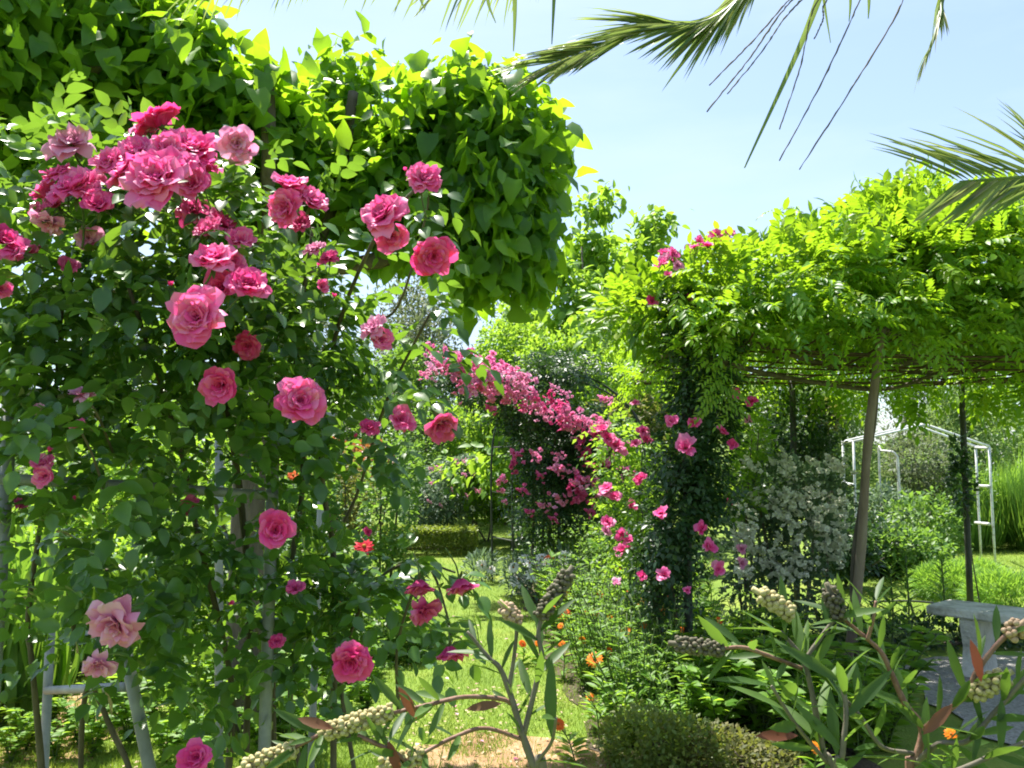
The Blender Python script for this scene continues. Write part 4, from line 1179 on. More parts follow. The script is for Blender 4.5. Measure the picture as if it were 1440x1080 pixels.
# ivy on the back post
shrub('ivy', 'ivy clump climbing the thin dark back post of the pergola', 'ivy', [Bl(1352, 680, 8.65, 18, 45, .13), Bl(1350, 640, 8.65, 10, 30, .1)], 420, .06, T_OVATE_S, 'dark', gb(1350, 8.65), stems=1, stem_r=.008)

# small iron edging in front of the far lawn
ef = thing('iron_edging', 'low dark iron bed edging with one upright stake behind the stone bench', 'edging', (gx(1277, 8.8), 8.8, 0))
one_tube('stake', [(gx(1277, 8.8), 8.8, -.03), at(1277, 838, 8.8)], .012, .012, M['darkmetal'], ef, 7, 3)
one_tube('rail', [at(1225, 846, 8.8), at(1277, 845, 8.8), at(1315, 848, 8.8)], .010, .010, M['darkmetal'], ef, 6, 4)


# ------------------------------------------------------------------ grasses
def tussock(name, label, cat, base, h, rad, n, tpl, mat, spread=.5, W=1.0, group=None, nrm=None):
    t = thing(name, label, cat, (base[0], base[1], 0), group)
    m = MB()
    a = rng.random(n) * 6.28
    r = rad * rng.random(n) ** .6
    off = np.stack([np.cos(a) * r, np.sin(a) * r, np.zeros(n)], 1)
    P = np.array([base[0], base[1], 0.]) + off
    D = Z + spread * norm(off) * (r / rad)[:, None] + .22 * rand_dir(n)
    add_leaves(m, tpl, P, D, Z * .2 + norm(off) + .3 * rand_dir(n), h * (1 + .2 * rng.normal(size=n)).clip(.4, 1.5), W)
    part('blades', m, M[mat], t)
    return t


tussock('ornamental_grass', 'tall bright ornamental grass clump behind the right leg of the white arbour', 'grass clump', gb(1475, 15.9), 1.25, .95, 4200, T_BLADE, 'grassy', .35, .55)
tussock('ornamental_grass', 'tall grass clump nearest the thin dark pergola post', 'grass clump', gb(1352, 16), 1.0, .6, 2000, T_BLADE, 'grassy', .35, .6)
tussock('ornamental_grass', 'wide arching grass at the far right edge beyond the arbour', 'grass clump', gb(1560, 14.5), 1.3, .8, 3600, T_BLADE, 'grassy', .4, .55)
for (px, py, dd, rx, ry, lab) in [(1335, 822, 10.2, 48, 26, 'bright green feathery mound left of the thin dark post'), (1420, 838, 9.2, 55, 30, 'bright green feathery mound right behind the bench seat'), (1375, 815, 10.8, 40, 22, 'small feathery mound at the foot of the white arbour')]:
    shrub('feathery_mound', lab, 'plant', [Bl(px, py, dd, rx, ry, .4)], 5200, .085, T_TUFT, 'grassy', gb(px, dd), 'feathery mounds behind the bench', stems=2, stem_r=.006, shell=.3, lumps=.08, out=.9, up=.5, rnd=.4)
for (px, dd, h, lab) in [(48, 5.4, .95, 'strap leaved iris clump behind the left end of the trellis'), (20, 5.8, .9, 'strap leaved iris clump at the left picture edge')]:
    tt = tussock('iris_clump', lab, 'plant', gb(px, dd), h, .22, 90, T_STRAP, 'grassy', .25, 1.4)

# ------------------------------------------------------------------ flower bed
def perennial(seed, h=.6, n=110, mat='lime', lsize=.1, tpl=T_LANCE, spread=.16):
    """clump of leafy upright stems at the origin"""
    t = thing('leafy_perennial', 'bright green leafy perennial in the flower bed beside the lawn', 'plant', (0, 0, 0), 'leafy perennials filling the flower bed')
    m, s_ = MB(), MB()
    for k in range(9):
        a = rng.random() * 6.28
        lean = rng.random() * spread * 1.6
        hh = h * rng.uniform(.65, 1.1)
        tip = np.array([math.cos(a) * lean, math.sin(a) * lean, hh])
        b0 = np.array([math.cos(a) * .04, math.sin(a) * .04, 0])
        q = smooth([b0, b0 * .4 + tip * .45 - Z * 0 + .02 * rng.normal(size=3), tip], 5)
        tube(s_, q, .006, .003, 5, 0)
        kk = n // 9
        ti = rng.random(kk) ** .7
        idx = (ti * (len(q) - 1)).astype(int)
        P = q[idx]
        ang = rng.random(kk) * 6.28
        D = np.stack([np.cos(ang), np.sin(ang), .35 + .5 * rng.random(kk)], 1)
        add_leaves(m, tpl, P, D, Z + .4 * rand_dir(kk), lsize * (1.15 - .5 * ti), 1.2)
    part('foliage', m, M[mat], t)
    part('stems', s_, M['stem'], t)
    return t


protos = [perennial(1, .55, 150, 'lime', .13), perennial(2, .5, 180, 'grassy', .12, T_LANCE, .2), perennial(3, .62, 160, 'mid', .12), perennial(4, .45, 200, 'lime', .10, T_LANCE, .22)]
spots = []
for i in range(96):
    dd = 4.9 + 6.8 * rng.random() ** 1.25
    left = np.interp(dd, [4.9, 6, 8, 11.5], [880, 835, 785, 750])
    right = np.interp(dd, [4.9, 6, 8, 11.5], [1130, 1090, 980, 930])
    spots.append((rng.uniform(left, right), dd))
for i, (px, dd) in enumerate(spots):
    p = protos[i % 4]
    hs = rng.uniform(.8, 1.25) * np.interp(dd, [5, 7, 10], [.75, 1.0, 1.25])
    if i < 4:
        p.location = (gx(px, dd), dd, 0)
        p.scale = (hs, hs, hs)
    else:
        dup(p, (gx(px, dd), dd, 0), rng.random() * 6.28, hs)

fp = perennial(5, .72, 420, 'grassy', .075, T_LANCE_S, .24)
fp['label'] = 'tall feathery bright green plant standing among the marigolds'
fp['group'] = 'feathery plants among the marigolds'
for i in range(46):
    dd = 5.2 + 4.2 * rng.random()
    px = rng.uniform(np.interp(dd, [5.2, 6, 8, 9.4], [850, 825, 780, 765]), np.interp(dd, [5.2, 6, 8, 9.4], [1010, 960, 900, 880]))
    hs = rng.uniform(.7, 1.1)
    if i == 0:
        fp.location = (gx(px, dd), dd, 0)
    else:
        dup(fp, (gx(px, dd), dd, 0), rng.random() * 6.28, hs)

# broad-leaved bright plants near the right
bp = thing('leafy_plant', 'bright lime broad leaved plant between the bottlebrush and the flower bed', 'plant', (0, 0, 0), 'broad leaved plants at the bed front')
m, s_ = MB(), MB()
for k in range(10):
    a = rng.random() * 6.28
    tip = np.array([math.cos(a) * .2, math.sin(a) * .2, rng.uniform(.3, .52)])
    q = smooth([np.zeros(3), tip * np.array([.4, .4, .6]), tip], 5)
    tube(s_, q, .006, .003, 5, 0)
    kk = 22
    ti = rng.random(kk) ** .6
    P = q[(ti * (len(q) - 1)).astype(int)]
    ang = rng.random(kk) * 6.28
    add_leaves(m, T_OVATE, P, np.stack([np.cos(ang), np.sin(ang), np.full(kk, .2)], 1), Z + .5 * rand_dir(kk), .085, 1)
part('foliage', m, M['lime'], bp)
part('stems', s_, M['stem'], bp)
BP = [(1000, 6.2), (1040, 6.6), (1080, 6.3), (1020, 7.0), (985, 6.8), (1010, 5.3), (1060, 5.1), (1110, 5.3), (1090, 5.7), (1030, 5.8), (1150, 5.6), (980, 5.6), (1140, 5.0), (1180, 5.1), (1215, 5.4), (1050, 5.5), (1190, 4.8), (1120, 4.7), (1230, 4.9), (1000, 5.0), (1250, 5.6)]
for i, (px, dd) in enumerate(BP):
    if i == 0:
        bp.location = (gx(px, dd), dd, 0)
    else:
        dup(bp, (gx(px, dd), dd, 0), rng.random() * 6.28, rng.uniform(.8, 1.25))
# ground plants left under the rose and beside the lawn
for i, (px, dd, s) in enumerate([(90, 5.3, .5), (130, 5.0, .6), (40, 4.7, .5), (230, 5.6, .8), (270, 5.2, .8), (320, 5.8, .8), (420, 5.5, .9), (455, 5.9, .9), (500, 6.3, .9), (330, 6.6, 1), (300, 4.9, .7), (410, 4.9, .7), (520, 5.6, .7), (180, 6.0, .9), (480, 5.2, .7)]):
    dup(bp, (gx(px, dd), dd, 0), rng.random() * 6.28, s, 'low leafy green plant growing at the foot of the climbing rose', 'leafy plants round the foot of the climbing rose')


for i, (px, dd, s) in enumerate([(60, 4.9, .6), (100, 4.75, .55), (150, 4.8, .6), (200, 5.0, .7), (20, 5.2, .7), (250, 4.7, .6), (170, 5.4, .8), (350, 5.3, .8), (380, 4.8, .6), (440, 4.8, .6), (300, 4.6, .6)]):
    dup(bp, (gx(px, dd), dd, 0), rng.random() * 6.28, s, 'low leafy green plant growing at the foot of the climbing rose', 'leafy plants round the foot of the climbing rose')


# marigolds
def flower_head(mb_, np_, R, tilt=.25):
    for ring, (nn, rr_, zt_) in enumerate(((np_, 1.0, .05), (np_ - 3, .75, .22))):
        an = np.arange(nn) * 6.2832 / nn + ring * .2
        P = np.stack([np.cos(an) * .12 * R, np.sin(an) * .12 * R, np.full(nn, .004 * ring)], 1)
        D = np.stack([np.cos(an), np.sin(an), np.full(nn, zt_)], 1) + .08 * rand_dir(nn)
        add_leaves(mb_, T_LEAFLET, P, D, np.tile(Z, (nn, 1)), R * rr_, 1.35)


def marigold(label, px, py, dd, dpx, mat='orange', name='marigold', cat='flower', group='orange marigolds in the flower bed', nheads=1):
    top = at(px, py, dd)
    t = thing(name, label, cat, (top[0] + rng.normal() * .04, dd + .05, 0), group)
    b = np.array(t.location)
    m = MB()
    q = smooth([b, b * .5 + top * .5 + np.array([.015, .02, 0]), top], 6)
    tube(m, q, .0045, .003, 5, 0)
    part('stem', m, M['stem'], t)
    m = MB()
    k = 26
    ti = rng.random(k) * .8
    P = q[(ti * (len(q) - 1)).astype(int)]
    a = rng.random(k) * 6.28
    add_leaves(m, T_LANCE, P, np.stack([np.cos(a), np.sin(a), .4 + 0 * a], 1), Z + .4 * rand_dir(k), .11, 1.1)
    part('foliage', m, M['lime'], t)
    R = dpx * dd / FPX * .47
    m = MB()
    flower_head(m, 15, 1.0)
    me = m.mesh('flower_head')
    me.materials.append(M[mat])
    h = link('flower_head', me, None, t)
    h.scale = (R, R, R)
    f = Vector((rng.normal() * .3, -.75, .65)).normalized()
    h.rotation_mode = 'QUATERNION'
    h.rotation_quaternion = Vector((0, 0, 1)).rotation_difference(f)
    h.location = Vector(top) - t.location
    m = MB()
    tube(m, [(0, 0, -.12), (0, 0, .12), (0, 0, .2)], .26, .16, 8, 2)
    me = m.mesh('flower_disc')
    me.materials.append(M['disc'])
    link('flower_disc', me, None, h)
    return t


MG = [(836, 927, 5.6, 24, 'orange', 'largest open orange marigold at the near edge of the flower bed'), (793, 863, 7.6, 20, 'rust', 'rust orange marigold beside the grey bottlebrush capsule'), (837, 862, 7.2, 14, 'rust', 'small rust marigold right of the capsule in the middle of the bed'), (881, 889, 6.4, 18, 'orange', 'yellow orange marigold among tall leaves below the dark pillar rose'), (772, 787, 9.6, 18, 'rust', 'rust red marigold standing among the white daisies'), (964, 887, 6.2, 17, 'rust', 'rust marigold at the foot of the pillar rose'), (903, 848, 7.4, 20, 'orange', 'orange marigold left of the pillar rose trunk'), (933, 858, 6.9, 15, 'orange', 'orange marigold in front of the pillar rose trunk'), (806, 826, 8.6, 17, 'orange', 'orange marigold just right of the grey capsule tip'), (800, 837, 8.4, 14, 'orange', 'small yellow marigold tucked below the capsule tip'), (869, 799, 8.6, 13, 'rust', 'tiny rust marigold below the shrub rose'), (785, 1018, 4.7, 20, 'rust', 'lone rust marigold with dark centre beside the bare soil'), (735, 905, 6.9, 12, 'rust', 'tiny rust marigold half hidden by the centre bottlebrush twig'), (757, 905, 6.8, 11, 'orange', 'tiny orange marigold behind the bottlebrush twig'), (1148, 1052, 4.3, 20, 'orange', 'orange marigold at the bottom behind the right bottlebrush'), (1337, 1032, 4.4, 18, 'orange', 'orange bud like marigold by the gravel path'), (1012, 872, 5.8, 12, 'rust', 'small rust marigold among the lime leaves right of the pillar rose'), (776, 850, 7.7, 16, 'orange', 'yellow orange marigold peeping over the withered capsule')]
for (px, py, dd, s, mt, lab) in MG:
    marigold(lab, px, py, dd, s, mt)
for i, (px, py, dd, s) in enumerate([(825, 862, 7.2, 10), (858, 868, 7.0, 10), (905, 880, 6.4, 11), (788, 880, 7.2, 10), (845, 835, 8.0, 12), (820, 900, 6.3, 13), (858, 915, 5.9, 12), (915, 905, 6.0, 12), (885, 835, 7.8, 12), (790, 905, 6.4, 11), (940, 840, 7.0, 11), (760, 860, 7.9, 12), (1060, 905, 5.3, 11), (830, 980, 5.2, 13)]):
    marigold('little orange marigold scattered among the bright leaves of the flower bed', px, py, dd, s, 'orange' if i % 2 else 'rust', group='little marigolds scattered through the bed')
# red flowers left of the lawn
for (px, py, dd, s, lab) in [(512, 768, 5.6, 28, 'broad flat magenta red flower right of the rose canes'), (455, 800, 5.4, 28, 'red flower head between two dark rose canes'), (489, 845, 5.2, 20, 'small scarlet flower low behind the rose canes'), (478, 790, 5.8, 16, 'dull red flower partly hidden by leaves'), (412, 668, 6.2, 18, 'faded orange flower behind the trellis post')]:
    marigold(lab, px, py, dd, s, 'red' if px != 412 else 'rust', 'red_flower', 'flower', 'red flowers behind the climbing rose')


# white daisies
def daisy_plant(px, dd, h, heads, label):
    t = thing('daisy_plant', label, 'plant', (gx(px, dd), dd, 0), 'white daisies at the far end of the bed')
    b = np.array(t.location)
    m = MB()
    foliage(m, [(b + Z * h * .5, np.array([.25, .22, h * .5]))], 420, .09, T_LANCE, zmin=.01, up=.5)
    part('foliage', m, M['grey'], t)
    for (hx, hy, s) in heads:
        m = MB()
        flower_head(m, 12, 1.0)
        me = m.mesh('flower_head')
        me.materials.append(M['white'])
        o = link('flower_head', me, None, t)
        top = at(hx, hy, dd - .2)
        R = s * dd / FPX * 1.0
        o.scale = (R, R, R)
        o.rotation_euler = (.7 + rng.normal() * .2, rng.normal() * .3, 0)
        o.location = Vector(top) - t.location
        m = MB()
        tube(m, [(0, 0, -.1), (0, 0, .15)], .2, .16, 7, 2)
        me = m.mesh('flower_disc')
        me.materials.append(M['disc'])
        link('flower_disc', me, None, o)
        m = MB()
        tube(m, [np.array(t.location) + np.array([rng.normal() * .05, 0, 0]), top], .004, .003, 5, 4)
        part('flower_stem', m, M['stem'], t)


daisy_plant(760, 9.9, .55, [(752, 807, 13), (745, 792, 9), (762, 783, 9), (755, 796, 9)], 'white daisy plant left of the rust marigold at the arch foot')
daisy_plant(790, 9.7, .6, [(790, 790, 12), (800, 797, 12), (783, 801, 9), (794, 783, 10), (778, 806, 8), (768, 792, 8), (808, 790, 9), (815, 800, 8), (786, 812, 9), (772, 815, 8)], 'white daisy plant with the most flowers behind the grey capsule')
daisy_plant(728, 10.4, .5, [(730, 815, 14), (722, 798, 8), (738, 785, 9)], 'white daisy plant at the lawn edge of the bed')
daisy_plant(680, 11.6, .4, [(678, 795, 9), (690, 800, 7)], 'small white daisy plant out on the lawn edge')


# lilies
def lily(px, dd, h, label):
    t = thing('lily_plant', label, 'plant', (gx(px, dd), dd, 0), 'unopened lilies')
    b = np.array(t.location)
    top = b + np.array([.02, 0, h])
    one_tube('stem', [b, b * .5 + top * .5 + np.array([.02, 0, 0]), top], .009, .006, M['stem'], t, 6, 4)
    m = MB()
    k = 44
    ti = np.linspace(.25, 1, k)
    a = np.arange(k) * 2.4
    P = b + (top - b) * ti[:, None]
    add_leaves(m, T_LANCE, P, np.stack([np.cos(a), np.sin(a), .45 + .4 * ti], 1), Z + .2 * rand_dir(k), .17 * (1.1 - .5 * ti), 1.0)
    part('foliage', m, M['mid'], t)


lily(1262, 6.9, .88, 'tall unopened lily with whorled leaves right of the leaning pole')
lily(1240, 7.1, .75, 'shorter unopened lily close to the leaning pole')
lily(1312, 8.0, .72, 'unopened lily standing near the left end of the bench')
lily(1215, 6.6, .6, 'short unopened lily beside the foot of the leaning pole')

# stones by the far earth
for (px, py, dd, s, lab) in [(1270, 786, 15.0, .22, 'larger pinkish stone at the edge of the far bare earth'), (1290, 790, 14.8, .15, 'smaller pinkish stone beside the larger one')]:
    r = np.random.default_rng(int(px))
    import bmesh
    bm = bmesh.new()
    bmesh.ops.create_icosphere(bm, subdivisions=3, radius=1)
    for v in bm.verts:
        k = 1 + .18 * math.sin(v.co.x * 3 + px) + .14 * math.sin(v.co.y * 4 + v.co.z * 3)
        v.co = Vector((v.co.x * s * k, v.co.y * s * .8 * k, v.co.z * s * .6 * k))
    me = bpy.data.meshes.new('stone')
    bm.to_mesh(me)
    bm.free()
    o = link('stone', me, M['pinkstone'])
    o.location = (gx(px, dd), dd, s * .4)
    tag(o, lab, 'stone', 'stones by the bare earth')

# ------------------------------------------------------------------ background trees
def bg_tree(name, label, cat, h, crown, n, size, tpl, mat, trunk_r=.12, group=None, loc=(0, 0), **kw):
    t = thing(name, label, cat, (loc[0], loc[1], 0), group)
    b = np.array([loc[0], loc[1], 0.])
    top = b + np.array([rng.normal() * .1, 0, h * .8])
    one_tube('trunk', [b - Z * .05, b * .5 + top * .5 + np.array([.08 * rng.normal(), 0, 0]), top], trunk_r, trunk_r * .3, M['bark'], t, 8, 5, .05)
    bl_ = [(b + np.array(c), np.array(r, float)) for c, r in crown]
    for c, r in bl_[:5]:
        s0 = b + np.array([0, 0, max(.4, c[2] * .55)])
        one_tube('branch', [s0, s0 * .5 + c * .5 + Z * .08 * h * .3, c], trunk_r * .45, trunk_r * .15, M['bark'], t, 6, 4)
    m = MB()
    foliage(m, bl_, n, size, tpl, **kw)
    part('crown', m, M[mat], t)
    return t


def rc(h, w_, k, base=.35, seed=0):
    """k uneven lobes making up a crown h high, w wide"""
    r = np.random.default_rng(seed)
    o = []
    for i in range(k):
        f = i / max(1, k - 1)
        z = h * (base + (1 - base - .12) * f)
        rad = w_ * .5 * (.75 - .35 * abs(f - .35)) * r.uniform(.65, 1)
        a = r.random() * 6.28
        off = w_ * .28 * (1 - .6 * f) * r.random()
        o.append(((math.cos(a) * off, math.sin(a) * off, z), (rad, rad, rad * r.uniform(.6, .95))))
    return o


# young light green trees in the middle
for (px, ytop, dd, w_, lab) in [(838, 292, 17, 1.9, 'tallest slim young tree with light leaves right of the pollarded tree head'), (922, 316, 18, 1.9, 'slim young tree rising behind the pink roses on the pergola corner'), (795, 380, 16, 2.1, 'shorter light green young tree left of the tallest slim one'), (872, 360, 19, 2.4, 'light green young tree between the two slim tall ones'), (735, 425, 18, 2.4, 'low light green young tree above the pink rambling rose')]:
    h = at(px, ytop, dd)[2]
    k = 7
    crown = []
    for i in range(9):
        f = i / 8
        crown.append(((rng.normal() * w_ * .22 * (1.1 - f), rng.normal() * w_ * .2, h * (.26 + .74 * f)), (w_ * .5 * (1 - .72 * f) + .12, w_ * .45 * (1 - .7 * f) + .1, .3 + .25 * (1 - f))))
    bg_tree('young_tree', lab, 'tree', h * 1.1, crown, 5200, .17, T_OVATE, 'lime', .05, 'slim young trees', gb(px, dd), nclump=420, sigma=.13, shell=.75, out=.5, up=-.35, nup=.6)

# yellow green mass behind the arch and the pergola corner
for (px, py, dd, rx, ry, mt, lab) in [(800, 500, 14.5, 80, 34, 'lime', 'yellow green shrub top right behind the pink rambling rose'), (870, 530, 13.5, 70, 45, 'lime', 'yellow green shrub between the rambling rose and the pergola'), (880, 590, 13, 60, 40, 'brown', 'brownish green shrub below the yellow green one by the pergola'), (720, 480, 16, 55, 30, 'lime', 'lime shrub top above the middle of the rambling rose'), (890, 660, 12.5, 45, 60, 'mid', 'green bush behind the loose pink rose bush'), (770, 640, 13.8, 45, 50, 'dark', 'dark green bush in the shade of the rambling rose'), (820, 760, 12.5, 70, 30, 'mid', 'low green bush at the foot of the rambling rose')]:
    shrub('garden_shrub', lab, 'shrub', [Bl(px, py, dd, rx, ry, .7), Bl(px + 15, py + ry, dd, rx * .9, ry * .9, .7), Bl(px - 15, py + 2 * ry, dd, rx * .8, ry * .9, .6)], 4200, .085, T_OVATE_S, mt, gb(px, dd))

# far ring of trees
protoT = {}
for (key, mat, h, w_, k, n, sz, tpl, kw) in [('olive', 'olive', 8.5, 6.5, 9, 6500, .22, T_LANCE_S, dict(nclump=500, sigma=.28, shell=.8, W=1.6)), ('willow', 'willow', 6.5, 6.0, 10, 9500, .20, T_LANCE_S, dict(nclump=900, sigma=.22, shell=.7, W=1.8, up=-.2)), ('broad', 'mid', 6, 5.5, 9, 8000, .17, T_OVATE_S, dict(nclump=700, sigma=.22, shell=.7))]:
    protoT[key] = (mat, h, w_, k, n, sz, tpl, kw)
made = {}
FAR = [('olive', -4.9, 19, .74, 'grey green tree close behind the pollarded tree trunk'), ('olive', -2.0, 21.5, .70, 'grey green tree left of the pink rambling rose'), ('willow', -.2, 22, .66, 'feathery tree above the pink rambling rose'), ('olive', -13, 27, 1.0, 'grey green tree far left of the garden'), ('olive', -3.2, 29, .98, 'grey wispy tree showing under the pollarded head'), ('olive', .4, 31, .92, 'grey wispy tree between the pollarded tree and the young trees'), ('olive', -7.6, 30, 1.05, 'grey tree behind the trellis'), ('broad', -5.2, 22, .72, 'rounded green tree behind the climbing rose'), ('broad', -9.5, 20, .8, 'rounded green tree beyond the left end of the trellis'), ('broad', -1.2, 24, .62, 'rounded low tree behind the box hedge'), ('broad', 2.4, 25, .7, 'rounded tree behind the slim young trees'), ('willow', 5.2, 24, .66, 'feathery light green tree left of the arbour roof'), ('willow', 8.2, 22, .62, 'feathery light green tree behind the arbour peak'), ('willow', 11.2, 21, .62, 'feathery light tree right of the arbour'), ('willow', 14.5, 21, .7, 'feathery tree at the right picture edge'), ('willow', 10.0, 27, .72, 'taller feathery tree behind the others under the pergola roof'), ('broad', 6.8, 28, .78, 'rounded tree far behind the arbour'), ('olive', 14.0, 30, .72, 'dull grey tree far right under the pergola roof'), ('broad', 3.9, 29, .78, 'rounded tree far behind the pergola corner'), ('willow', -12.5, 16, .75, 'feathery light tree at the left picture edge'), ('willow', 18, 25, .8, 'feathery tree beyond the right picture edge')]
for (key, x_, y_, s, lab) in FAR:
    mat, h, w_, k, n, sz, tpl, kw = protoT[key]
    if key not in made:
        made[key] = bg_tree('background_tree', lab, 'tree', h, rc(h, w_, k, .22, 3 + len(made)), n, sz, tpl, mat, .14, 'background trees', (0, 0), **kw)
        made[key].location = (x_, y_, 0)
        made[key].scale = (s, s, s)
    else:
        dup(made[key], (x_, y_, 0), rng.random() * 6.28, s * np.array([1, 1, rng.uniform(.92, 1.08)]), lab)

mb = MB()
n = 60000
a = rng.uniform(-.95, .95, n)
rr_ = 33 + 7 * rng.random(n)
hh = 3.1 + 1.2 * np.sin(a * 17) + .8 * np.sin(a * 41 + 2)
P = np.stack([np.sin(a) * rr_ * 1.15, np.cos(a) * rr_, hh * rng.random(n) ** .8], 1)
add_leaves(mb, T_OVATE_S, P, rand_dir(n) + Z * .3, rand_dir(n) + Z * .5, .3)
tag(link('woodland', mb.mesh('woodland'), M['mid']), 'distant band of greenery closing the garden', None, None, 'stuff')


# ------------------------------------------------------------------ bottlebrush in the foreground
def ico(mb_, cs, rad):
    ph = (1 + 5 ** .5) / 2
    v = norm(np.array([(-1, ph, 0), (1, ph, 0), (-1, -ph, 0), (1, -ph, 0), (0, -1, ph), (0, 1, ph), (0, -1, -ph), (0, 1, -ph), (ph, 0, -1), (ph, 0, 1), (-ph, 0, -1), (-ph, 0, 1)], float))
    f = np.array([(0, 11, 5), (0, 5, 1), (0, 1, 7), (0, 7, 10), (0, 10, 11), (1, 5, 9), (5, 11, 4), (11, 10, 2), (10, 7, 6), (7, 1, 8), (3, 9, 4), (3, 4, 2), (3, 2, 6), (3, 6, 8), (3, 8, 9), (4, 9, 5), (2, 4, 11), (6, 2, 10), (8, 6, 7), (9, 8, 1)])
    # one subdivision
    mid, v, nf = {}, list(v), []

    def m_(a, b):
        k = (min(a, b), max(a, b))
        if k not in mid:
            mid[k] = len(v)
            p = v[a] + v[b]
            v.append(p / np.linalg.norm(p))
        return mid[k]
    for (a, b, c) in f:
        x_, y_, z_ = m_(a, b), m_(b, c), m_(c, a)
        nf += [(a, x_, z_), (b, y_, x_), (c, z_, y_), (x_, y_, z_)]
    v, nf = np.array(v), np.array(nf)
    for c, r in zip(cs, rad):
        mb_.add(v * r + c, nf)


def capsule_spike(t, a, b, mat, rad=.011, bead=.0042, step=.0062):
    a, b = np.array(a), np.array(b)
    L = np.linalg.norm(b - a)
    ax = (b - a) / L
    s = norm(np.cross(ax, [0.2, 1, .1]))
    u = np.cross(ax, s)
    m = MB()
    k = int(L / step)
    cs, rs = [], []
    for i in range(k):
        for j in range(6):
            th = j * 1.0472 + i * .55 + rng.normal() * .12
            p = a + ax * (i + .3 * rng.normal()) * step + (s * math.cos(th) + u * math.sin(th)) * rad * (.85 + .2 * rng.random()) * (1 - .3 * abs(i / k - .5))
            cs.append(p)
            rs.append(bead * rng.uniform(.8, 1.15))
    ico(m, cs, rs)
    tube(m, [a - ax * .005, b + ax * .005], .007, .004, 6, 3)
    return part('seed_spike', m, M[mat], t)


def twig(t, pts, r0, r1, mat, nleaf, L=.085, start=.1, tone=None, end=1.0, leafmat='bottle', spread=1.0):
    q = smooth(pts, 8)
    m = MB()
    tube(m, q, r0, r1, 7, 0, .05)
    o = part('branch', m, M[mat], t)
    nleaf = int(nleaf * .66)
    if nleaf:
        m = MB()
        ti = np.linspace(start, end, nleaf) + rng.normal(size=nleaf) * .01
        idx = (ti.clip(0, 1) * (len(q) - 1.001))
        i0 = idx.astype(int)
        fr_ = (idx - i0)[:, None]
        P = q[i0] * (1 - fr_) + q[i0 + 1] * fr_
        tg = norm(q[i0 + 1] - q[i0])
        s = norm(np.cross(tg, [0.1, 1, .2]))
        u = np.cross(tg, s)
        th = np.arange(nleaf) * 2.4 + rng.random() * 6
        D = tg * .75 + spread * (s * np.cos(th)[:, None] + u * np.sin(th)[:, None]) * .8 + .15 * rand_dir(nleaf) + Z * .1
        add_leaves(m, T_BOTTLE, P, D, Z * .8 + .7 * rand_dir(nleaf) - np.array([0, .5, 0]), L * .79 * (1 + .2 * rng.normal(size=nleaf)).clip(.6, 1.4), .68)
        link('leaves', m.mesh('leaves', np.array(t.location)), M[leafmat], o)
    return o


BD = 1.28
b1 = thing('bottlebrush_shrub', 'bottlebrush shrub in the centre foreground with grey twig and long seed spikes at lower left', 'shrub', (.04, BD + .05, 0))
A = lambda px, py, d=BD: at(px, py, d)
base1 = np.array([.05, BD + .05, -.02])
twig(b1, [base1, np.array([.06, BD + .03, .6]), A(765, 1110), A(751, 1078), A(732, 1024), A(720, 983), A(704, 941), A(687, 924), A(657, 888)], .0085, .0024, 'greytwig', 20, .062, .55)
twig(b1, [A(736, 1035), A(754, 962), A(762, 924), A(757, 892), A(764, 860)], .0045, .003, 'greytwig', 20, .09, .0)
twig(b1, [A(716, 965), A(722, 930), A(726, 895), A(728, 872)], .0035, .0026, 'greytwig', 4, .06)
twig(b1, [A(752, 1075), A(775, 1045, 1.25), A(782, 1010, 1.22)], .003, .002, 'greytwig', 5, .10)
capsule_spike(b1, A(761, 866), A(803, 800), 'capsule_grey', .0115, .0038, .0052)
capsule_spike(b1, A(727, 873), A(705, 848), 'capsule_pink', .010, .0046, .006)
twig(b1, [A(727, 1000), A(709, 984), A(653, 980, 1.25), A(598, 992, 1.22), A(552, 1003, 1.2)], .0036, .0028, 'twig', 0)
twig(b1, [A(640, 982, 1.24), A(598, 992, 1.22), A(552, 1003, 1.2)], .003, .0028, 'twig', 20, .068, .1, spread=1.2)
capsule_spike(b1, A(548, 1001, 1.2), A(452, 1031, 1.18), 'capsule')
twig(b1, [A(455, 1030, 1.18), A(412, 1053, 1.17)], .0028, .0026, 'twig', 16, .066, .0, spread=1.2)
capsule_spike(b1, A(411, 1055, 1.17), A(335, 1083, 1.16), 'capsule')
twig(b1, [A(735, 1040), A(682, 1024, 1.26), A(640, 1036, 1.24), A(600, 1056, 1.22), A(570, 1075, 1.2)], .0032, .0028, 'twig', 16, .068, .45, spread=1.2)
capsule_spike(b1, A(592, 1062, 1.22), A(535, 1080, 1.2), 'capsule')
twig(b1, [A(640, 1150, 1.25), A(600, 1100, 1.22), A(562, 1063, 1.2), A(534, 1048, 1.19), A(503, 1034, 1.19)], .004, .003, 'twig', 16, .07, .3)
# the branch above hangs from the main stem below the frame
twig(b1, [np.array([.055, BD + .04, .75]), A(690, 1180, 1.27), A(640, 1150, 1.25)], .006, .004, 'twig', 0)
def red_leaves(t, P, D, L):
    for p, d_ in zip(P, D):
        m = MB()
        add_leaves(m, T_BOTTLE, np.array([p]), np.array([d_], float), np.array([[0, -.8, .5]]), L)
        part('red_leaf', m, M['redtip'], t)


red_leaves(b1, [A(706, 989, 1.25), A(470, 1025, 1.17), A(545, 1040, 1.19), A(560, 965, 1.2)], [(-1., -.05, -.12), (-1., 0, .3), (.4, -.1, -1), (.6, 0, -1)], .052)

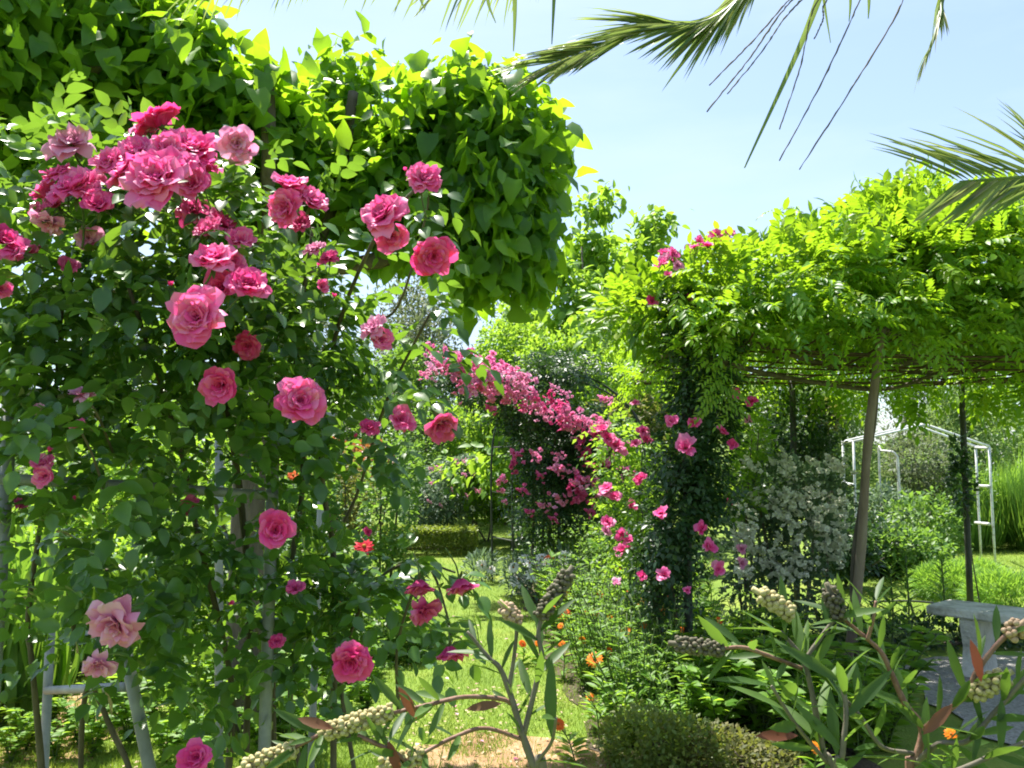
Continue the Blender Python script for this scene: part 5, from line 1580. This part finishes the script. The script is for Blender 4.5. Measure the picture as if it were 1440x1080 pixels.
b2 = thing('bottlebrush_shrub', 'larger bottlebrush shrub filling the lower right corner with dark leaves and upright seed spikes', 'shrub', (.55, BD, 0))
base2 = np.array([.55, BD + .05, -.02])
twig(b2, [base2, np.array([.52, BD, .6]), A(1175, 1120), A(1158, 1059), A(1140, 966), A(1127, 924), A(1098, 888)], .0072, .0026, 'greytwig', 30, .095, .45)
twig(b2, [A(1127, 940), A(1090, 926, 1.25), A(1047, 911, 1.23), A(1015, 912, 1.22)], .0032, .0028, 'twig', 14, .088, .1)
twig(b2, [A(1130, 930), A(1153, 898), A(1175, 868)], .0032, .0028, 'greytwig', 8, .08)
twig(b2, [A(1165, 1075), A(1120, 1020, 1.25), A(1085, 965, 1.23)], .0032, .0025, 'greytwig', 16, .095)
twig(b2, [base2 + np.array([.02, -.03, .62]), A(1185, 1130, 1.24), A(1185, 1060, 1.22), A(1190, 1000, 1.22), A(1182, 950, 1.22)], .005, .003, 'greytwig', 22, .10, .3)
twig(b2, [base2, np.array([.6, BD - .02, .6]), A(1282, 1120), A(1288, 1070), A(1296, 1025), A(1272, 988), A(1255, 950), A(1238, 916), A(1207, 888), A(1180, 865)], .0072, .0026, 'twig', 34, .078, .5)
twig(b2, [A(1296, 1030), A(1310, 1016, 1.26), A(1356, 979, 1.24), A(1376, 940, 1.23), A(1417, 892, 1.22), A(1470, 865, 1.2)], .0046, .0032, 'twig', 24, .085, .1)
twig(b2, [A(1286, 1075), A(1320, 1046, 1.25), A(1360, 1042, 1.24), A(1400, 1000, 1.22), A(1445, 950, 1.2)], .0044, .003, 'greytwig', 24, .095, .15)
twig(b2, [A(1284, 1060), A(1240, 1050, 1.26), A(1212, 1010, 1.25), A(1190, 985, 1.24)], .0036, .0026, 'greytwig', 18, .085)
twig(b2, [A(1286, 1090), A(1340, 1085, 1.22), A(1400, 1060, 1.2), A(1450, 1040, 1.18)], .004, .003, 'greytwig', 20, .09)
twig(b2, [A(1220, 900, 1.27), A(1228, 870, 1.26), A(1232, 845, 1.26)], .003, .0022, 'twig', 10, .075)
capsule_spike(b2, A(1112, 862), A(1062, 830), 'capsule', .0115, .0046)
capsule_spike(b2, A(1182, 868), A(1164, 824), 'capsule_grey', .0115, .0038, .0052)
capsule_spike(b2, A(1013, 913, 1.22), A(945, 905, 1.21), 'capsule_grey', .010, .0036, .0052)
capsule_spike(b2, A(1366, 976, 1.235), A(1420, 946, 1.22), 'capsule', .0125, .0048)
capsule_spike(b2, A(1420, 892, 1.22), A(1445, 872, 1.21), 'capsule_pink', .0115, .0046)
red_leaves(b2, [A(1062, 1035, 1.22), A(1340, 990, 1.22), A(1380, 960, 1.21)], [(1., -.05, .05), (-.7, -.1, -.6), (-.2, -.1, 1)], .06)


# ------------------------------------------------------------------ fallen petals and leaf litter
mb = MB()
n = 60
d = rng.uniform(4.55, 9, n)
x = gx(rng.uniform(560, 830, n), d)
P = np.stack([x, d, .02 + .012 * rng.random(n)], 1)
add_leaves(mb, T_OVATE, P, rand_dir(n) * np.array([1, 1, .2]), Z + .4 * rand_dir(n), .035, 1.2)
tag(link('fallen_petals', mb.mesh('fallen_petals'), M['pale']), kind='stuff')
mb = MB()
n = 1300
d = rng.uniform(3.6, 6.2, n)
x = np.where(rng.random(n) < .5, rng.uniform(-.8, .75, n), rng.uniform(-4.2, -1.6, n))
P = np.stack([x, d, .016 + .008 * rng.random(n)], 1)
add_leaves(mb, T_OVATE_S, P, rand_dir(n) * np.array([1, 1, .2]), Z + .4 * rand_dir(n), rng.uniform(.012, .04, n), 1.0)
tag(link('leaf_litter', mb.mesh('leaf_litter'), M['tan']), kind='stuff')
